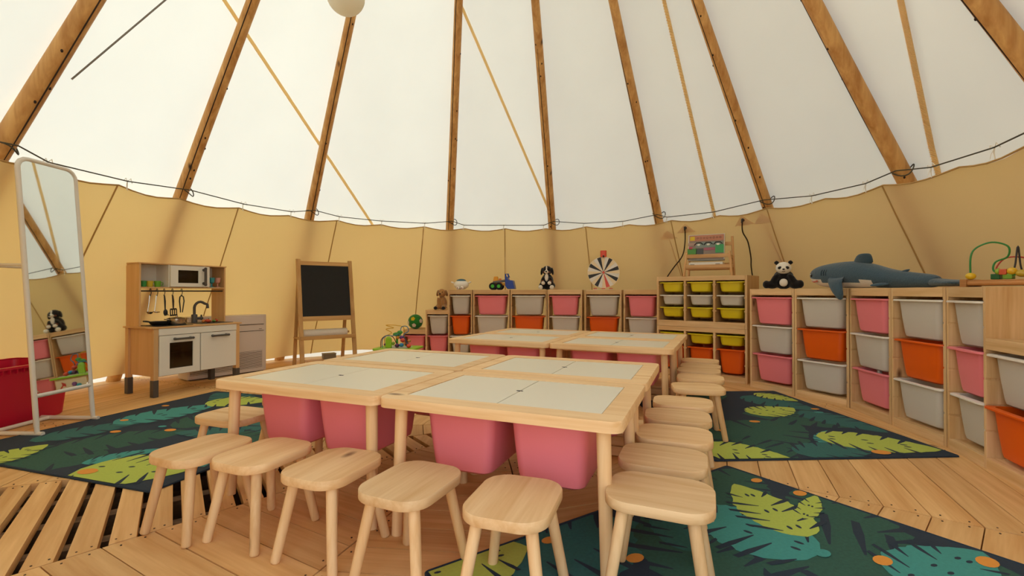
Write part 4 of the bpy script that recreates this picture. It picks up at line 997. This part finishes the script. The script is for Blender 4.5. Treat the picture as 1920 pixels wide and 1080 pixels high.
m = MB(); m.box(-.02, .0, -.02, -.008, .308, .42); m.ell((-.01, -.014, .43), (.045, .01, .02), n=12, k=8); m.ell((.02, -.014, .45), (.03, .01, .018), n=12, k=8); m.build('cut_out_tree', plain('tree_green', '3f8f34', .4), AC, bevel=.003)
# panda
pd = thing('plush_panda', 'black and white plush panda sitting on the right shelf', 'plush toy', (2.345, 4.02, HS), R(-30))
blob('body', [((0, .01, .075), (.07, .06, .08)), ((0, .01, .12), (.075, .05, .045)), ((-.085, -.02, .036), (.05, .04, .034), (0, 0, .4)), ((-.13, -.035, .04), (.03, .032, .036)), ((.085, -.03, .036), (.05, .04, .034), (0, 0, -.4)), ((.12, -.05, .042), (.03, .03, .036)),
              ((-.065, -.035, .085), (.028, .03, .06), (.3, .5, 0)), ((.065, -.035, .08), (.028, .03, .06), (.3, -.5, 0))], BLK, pd)
blob('belly', [((0, -.048, .055), (.034, .020, .036))], WHT, pd, .007)
blob('head', [((0, -.015, .18), (.062, .055, .055)), ((0, -.055, .165), (.03, .026, .02))], WHT, pd)
for s in (-1, 1):
    blob('ear', [((s*.052, 0, .228), (.02, .014, .02))], BLK, pd, .007); blob('eye_patch', [((s*.028, -.062, .182), (.018, .012, .014), (0, s*.5, 0))], BLK, pd, .006)
MB().ell((0, -.080, .168), (.010, .006, .007), n=10, k=6).build('nose', EYE, pd)
m = MB(); m.tube([(-.012, -.078, .152), (0, -.08, .149), (.012, -.078, .152)], .002, 5); m.build('mouth', EYE, pd)
# shark
SH = plush('shark_blue', '40545f', vary=.2); SHW = plush('shark_white', 'd9cdbc', vary=.08)
sh = thing('plush_shark', 'large grey blue plush shark lying along the right shelves', 'plush toy', (2.455, 3.80, HS), math.atan2(-1.10, .14))
sec = [(0, .112, .008, .008), (.010, .109, .032, .034), (.035, .106, .058, .058), (.09, .102, .080, .082), (.18, .100, .096, .095), (.30, .102, .101, .10), (.42, .102, .101, .098), (.52, .092, .091, .09), (.61, .078, .077, .078), (.69, .066, .065, .07), (.77, .058, .056, .062), (.86, .050, .048, .055), (.94, .044, .042, .05), (1.0, .040, .036, .045)]
n = 20; rings = []
for i, (x, zc, hh, hw) in enumerate(sec):
    rings.append([(x, hw*cos(2*PI*j/n)*(1+.03*noise.noise(Vector((x*22, j*.4, 1)))), max(.002, zc+hh*sin(2*PI*j/n)) + (.007*noise.noise(Vector((x*30, j*.5, 7))) if .55 < x < .98 else 0)) for j in range(n)])
m = MB(); m.loft(rings); nf = len(m.f); m.m = []
for fi, f in enumerate(m.f):
    c = sum((Vector(m.v[i]) for i in f), Vector())/len(f); zc = .11
    m.m.append(1 if (c.x < .58 and c.z < (.080 if c.x < .20 else .05)) else 0)
bo = m.build('body', [SH, SHW], sh, smooth=80); ss = bo.modifiers.new('sub', 'SUBSURF'); ss.levels = ss.render_levels = 2
def fin(name, pts, th, ni=6):
    m = MB(); rings = []
    for (c, w, tdir) in pts:
        c = Vector(c); tdir = Vector(tdir).normalized()
        rings.append([c + Vector((w*cos(2*PI*j/10), 0, 0)) + tdir*th*sin(2*PI*j/10)*min(1, w/.03) for j in range(10)])
    m.loft(rings); o = m.build(name, SH, sh, smooth=80); s = o.modifiers.new('sub', 'SUBSURF'); s.levels = s.render_levels = 1; return o
fin('pectoral_fin', [((.33, -.06, .095), .075, (0, 1, .6)), ((.345, -.105, .085), .072, (0, .8, .8)), ((.365, -.132, .05), .064, (0, 1, .2)), ((.39, -.140, .0), .054, (0, 1, 0)), ((.415, -.142, -.05), .036, (0, 1, 0)), ((.43, -.142, -.085), .013, (0, 1, 0))], .026)
fin('far_fin', [((.27, .07, .09), .058, (0, 1, -.6)), ((.29, .13, .05), .055, (0, .6, 1)), ((.33, .18, .03), .035, (0, .2, 1)), ((.35, .2, .03), .012, (0, 0, 1))], .02)
fin('dorsal_fin', [((.47, 0, .165), .095, (0, 1, 0)), ((.485, -.012, .205), .075, (0, 1, 0)), ((.50, -.022, .235), .06, (0, 1, 0)), ((.515, -.03, .248), .030, (0, 1, 0))], .03)
fin('rear_fin', [((.74, 0, .09), .05, (0, 1, 0)), ((.79, -.005, .115), .03, (0, 1, .3)), ((.815, -.01, .122), .01, (0, 1, .3))], .014)
fin('anal_fin', [((.70, -.05, .03), .05, (0, .5, 1)), ((.66, -.09, .022), .035, (0, .2, 1)), ((.64, -.11, .018), .012, (0, .2, 1))], .014)
m = MB(); rings = []
for x, w, z, h in ((.92, .035, .036, .03), (.98, .06, .034, .026), (1.03, .085, .03, .022), (1.08, .105, .028, .02), (1.12, .10, .026, .018), (1.14, .06, .024, .012)):
    rings.append([(x+abs(w*.35*cos(2*PI*j/12)), w*cos(2*PI*j/12), z+h*sin(2*PI*j/12)) for j in range(12)])
m.loft(rings); o = m.build('tail_fin', SH, sh, smooth=80); s = o.modifiers.new('sub', 'SUBSURF'); s.levels = s.render_levels = 1
for s_ in (-1, 1):
    m = MB(); m.ell((.075, s_*.072, .108), (.013, .008, .013), n=12, k=8); e = m.build('eye', EYE, sh)
    m = MB(); m.ell((.072, s_*.080, .112), (.0035, .002, .0035), n=8, k=6); m.build('glint', plain('eye_glint', 'e8e8e8', .3), e)
    m = MB(); m.tube([(.085, s_*.074, .062), (.115, s_*.083, .055), (.15, s_*.090, .060)], .0075, 6); mo = m.build('mouth', plain('mouth_red', 'b8604a', .8), sh)
    m = MB()
    for q in range(5): m.cyl((.092+.012*q, s_*(.081+.0025*q), .068), (.092+.012*q, s_*(.083+.0025*q), .053), .005, .001, 6)
    m.build('teeth', SHW, mo)
for q in range(3):
    m = MB(); m.tube([(.20+.022*q, -.086, .145), (.198+.022*q, -.096, .125), (.202+.022*q, -.099, .10)], .0025, 5); m.build('gill', plain('gill_line', '22333e', .9), sh)
# bead maze on the right stepped shelf
BMX, BMY = local(RSP, RSA, .175, .19, 0)[:2]
bm_ = thing('bead_maze', 'wooden bead maze with green wires at the right edge', 'bead maze', (BMX, BMY, HS), R(-66))
BW = wood('maze_wood', 'c08850', 'a06c38', axis=0, knots=0)
for x in (-.165, .165): B(x-.014, x+.014, -.08, .08, 0, .04).build('end_block', BW, bm_, bevel=.003)
for y in (-.06, .06): m = MB(); m.cyl((-.16, y, .02), (.16, y, .02), .013, n=12); m.build('dowel', BW, bm_)
B(-.152, .152, -.07, .07, .028, .036).build('deck', BW, bm_)
wire([(-.145, -.05, .04), (-.145, -.05, .15), (-.125, -.045, .20), (-.07, -.03, .225), (-.015, -.02, .20), (-.02, -.01, .15), (-.065, -.01, .125), (-.07, -.01, .08), (-.02, -.01, .06), (.05, -.01, .07), (.08, -.01, .12), (.085, 0, .19), (.12, .01, .235), (.18, .02, .225), (.20, .03, .15), (.15, .04, .04)], '1f7a2e', 'green_wire', bm_, .0042)
wire([(-.075, .03, .04), (-.075, .03, .10), (-.04, .03, .145), (.02, .03, .145), (.08, .03, .11), (.14, .03, .09), (.15, .03, .04)], 'b53426', 'red_wire', bm_, .0036)
wire([(-.02, .0, .04), (.0, .005, .10), (.01, .01, .20), (.016, .02, .10), (.03, .03, .05), (.06, .03, .06), (.08, .03, .12), (.09, .03, .20), (.097, .03, .11), (.115, .03, .06), (.14, .03, .08), (.15, .03, .19), (.156, .03, .10), (.16, .03, .04)], '1c1616', 'black_wire', bm_, .0038)
for x, y, z, r, c, sq in ((-.145, -.05, .056, (.021, .021, .018), 'd9b21c', 0), (-.075, .03, .053, (.018, .018, .014), '1f5f2c', 1), (-.02, .0, .053, (.018, .018, .014), '6f9a2a', 1), (-.055, -.01, .078, (.012, .014, .016), '86a62c', 0), (-.035, -.01, .075, (.014, .014, .014), 'c4502a', 1), (-.005, -.01, .078, (.020, .018, .018), 'd4a81e', 0), (.03, -.01, .066, (.024, .02, .018), 'b89a2c', 0), (.055, .0, .066, (.012, .02, .02), '4a2030', 0), (.10, .02, .068, (.028, .022, .020), '6c8a24', 0), (.09, .03, .115, (.018, .018, .018), 'b53a22', 0), (.125, .03, .112, (.017, .017, .016), '6f9a2a', 1), (.155, .03, .085, (.018, .018, .016), '2a6a34', 0)):
    m = MB()
    if sq: m.box(x-r[0], x+r[0], y-r[1], y+r[1], z-r[2], z+r[2])
    else: m.ell((x, y, z), r, n=14, k=9)
    m.build('bead', plain('mz_'+c, c, .35), bm_, bevel=.003 if sq else 0)
# wooden rack on the drawers with a game box and a white box
rx, ry, _ = local(DP0, DA, .47, .17, 0); RA = R(-30); ZT = .995+.0
rk = thing('wooden_rack', 'light wooden rack with rails standing on the drawer unit', 'rack', (rx, ry, ZT), RA)
RW = wood('rack_x', 'dcae78', 'c4935c', axis=0, knots=0); RWZ = wood('rack_z', 'dcae78', 'c4935c', axis=2, knots=0)
for s in (-1, 1):
    m = MB(); m.cyl((s*.215, -.13, 0), (s*.195, -.11, .235), .0125, .0115, 12); m.build('front_post', RWZ, rk)
    m = MB(); m.cyl((s*.215, .13, 0), (s*.200, .11, .40), .0125, .0115, 12); m.build('back_post', RWZ, rk)
    B(s*.205-.008, s*.205+.008, -.12, .12, .085, .115).build('side_rail', RWZ, rk, bevel=.002); B(s*.20-.008, s*.20+.008, -.11, .12, .175, .205).build('side_rail', RWZ, rk, bevel=.002)
for z, y, nm in ((.075, -.124, 'front_rail'), (.178, -.113, 'front_rail'), (.10, .122, 'back_rail'), (.31, .113, 'back_rail')): B(-.205, .205, y-.008, y+.008, z, z+.036).build(nm, RW, rk, bevel=.002)
B(-.20, .20, -.115, .12, .066, .076).build('bottom', RW, rk)
def rp_(x, y, z): return (rx+cos(RA)*x-sin(RA)*y, ry+sin(RA)*x+cos(RA)*y, ZT+z)
wb = thing('white_box', 'flat white box lying in the wooden rack', 'box', rp_(-.02, -.03, .077), RA)
B(-.155, .155, -.08, .08, 0, .058).build('carton', plain('carton_white', 'ddd8cc', .5), wb, bevel=.002); B(-.15, .15, -.075, .075, .058, .0595).build('lid_print', plain('carton_blue', '5f8fa8', .5), wb)
for x0, x1, z in ((-.14, -.10, .034), (-.14, -.115, .022), (.09, .13, .036), (.095, .125, .026)): B(x0, x1, -.0812, -.079, z, z+.006).build('print_mark', plain('print_grey', '6d6a64', .6), wb)
gbx = thing('game_box', 'picture game box with green and yellow pieces leaning in the rack', 'game box', rp_(-.03, .02, .160), RA)
Mg = Matrix.Rotation(R(-10), 4, 'X')
def gpart(nm, x0, x1, z0, z1, col, y=-.0225, t=.0015): B(x0, x1, y-t, y, z0, z1, M=Mg).build(nm, plain('game_'+col, col, .5), gbx)
B(-.17, .17, -.022, .022, 0, .265, M=Mg).build('carton', plain('game_side', 'cfc6b4', .5), gbx)
gpart('cover_ground', -.162, .162, .006, .258, '8d7a6c'); gpart('cover_band', -.162, .162, .198, .256, 'b87a5c', -.024); gpart('cover_strip', -.10, .155, .13, .185, '7d8a80', -.024)
for x, z0, w_, h_, c in ((-.13, .205, .022, .04, 'd8b81c'), (-.13, .05, .045, .07, '4f8f3a'), (.125, .07, .038, .085, '3f9a58'), (-.125, .03, .05, .035, 'b8c82a'), (-.06, .06, .035, .06, '4a4a48'), (.03, .10, .05, .025, 'a85a6a'), (-.13, .15, .04, .03, 'a88878'), (-.145, .11, .018, .03, 'b84a5a')): gpart('cover_picture', x-w_, x+w_, z0, z0+h_, c, -.0255)
for x in (-.07, .02, .11):
    m = MB(); m.tube([(x-.04, -.027, .155), (x-.02, -.027, .18), (x+.02, -.027, .18), (x+.04, -.027, .16)], .005, 6, M=Mg); m.ell((x, -.027, .158), (.016, .002, .010), n=10, k=6, M=Mg, mi=1); m.build('cover_drawing', [BLACK, WHITE], gbx)
for i in range(8):
    m = MB(); m.tube([(-.08+.03*i+.008*cos(2*PI*q/10), -.0262, .228+.010*sin(2*PI*q/10)*(1 if i % 2 else .7)) for q in range(10)], .0014, 4, closed=True, M=Mg); m.build('cover_drawing', plain('print_brown', '5a3a30', .6), gbx)
# two dark cords down the liner
for nm, pa, lab in (('cord', [(47.4, 1.545), (48.0, 1.40), (49.2, 1.25), (51.6, 1.12), (53.5, 1.0), (54, .9)], 'dark cord hanging from the left liner eyelet behind the rack'), ('cord', [(35.4, 1.56), (36.0, 1.45), (35.6, 1.35), (35.9, 1.2), (36.4, 1.1), (36.8, .95)], 'dark cord hanging from the right liner eyelet behind the rack')):
    o0 = Vector(P(pa[0][0], liner_r(*pa[0])-.015, pa[0][1])); t = thing(nm, lab, 'cord', o0, 0, 'cords on the liner')
    wire([Vector(P(a, liner_r(a, z)-.022, z))-o0 for a, z in pa], '2b2118', 'strand', t, .0065)
    m = MB(); m.cyl((0, 0, .006), Vector(P(pa[0][0], liner_r(*pa[0])-.03, pa[0][1]-.03))-o0, .010, .008, 10); m.build('plug', BLACK, t)
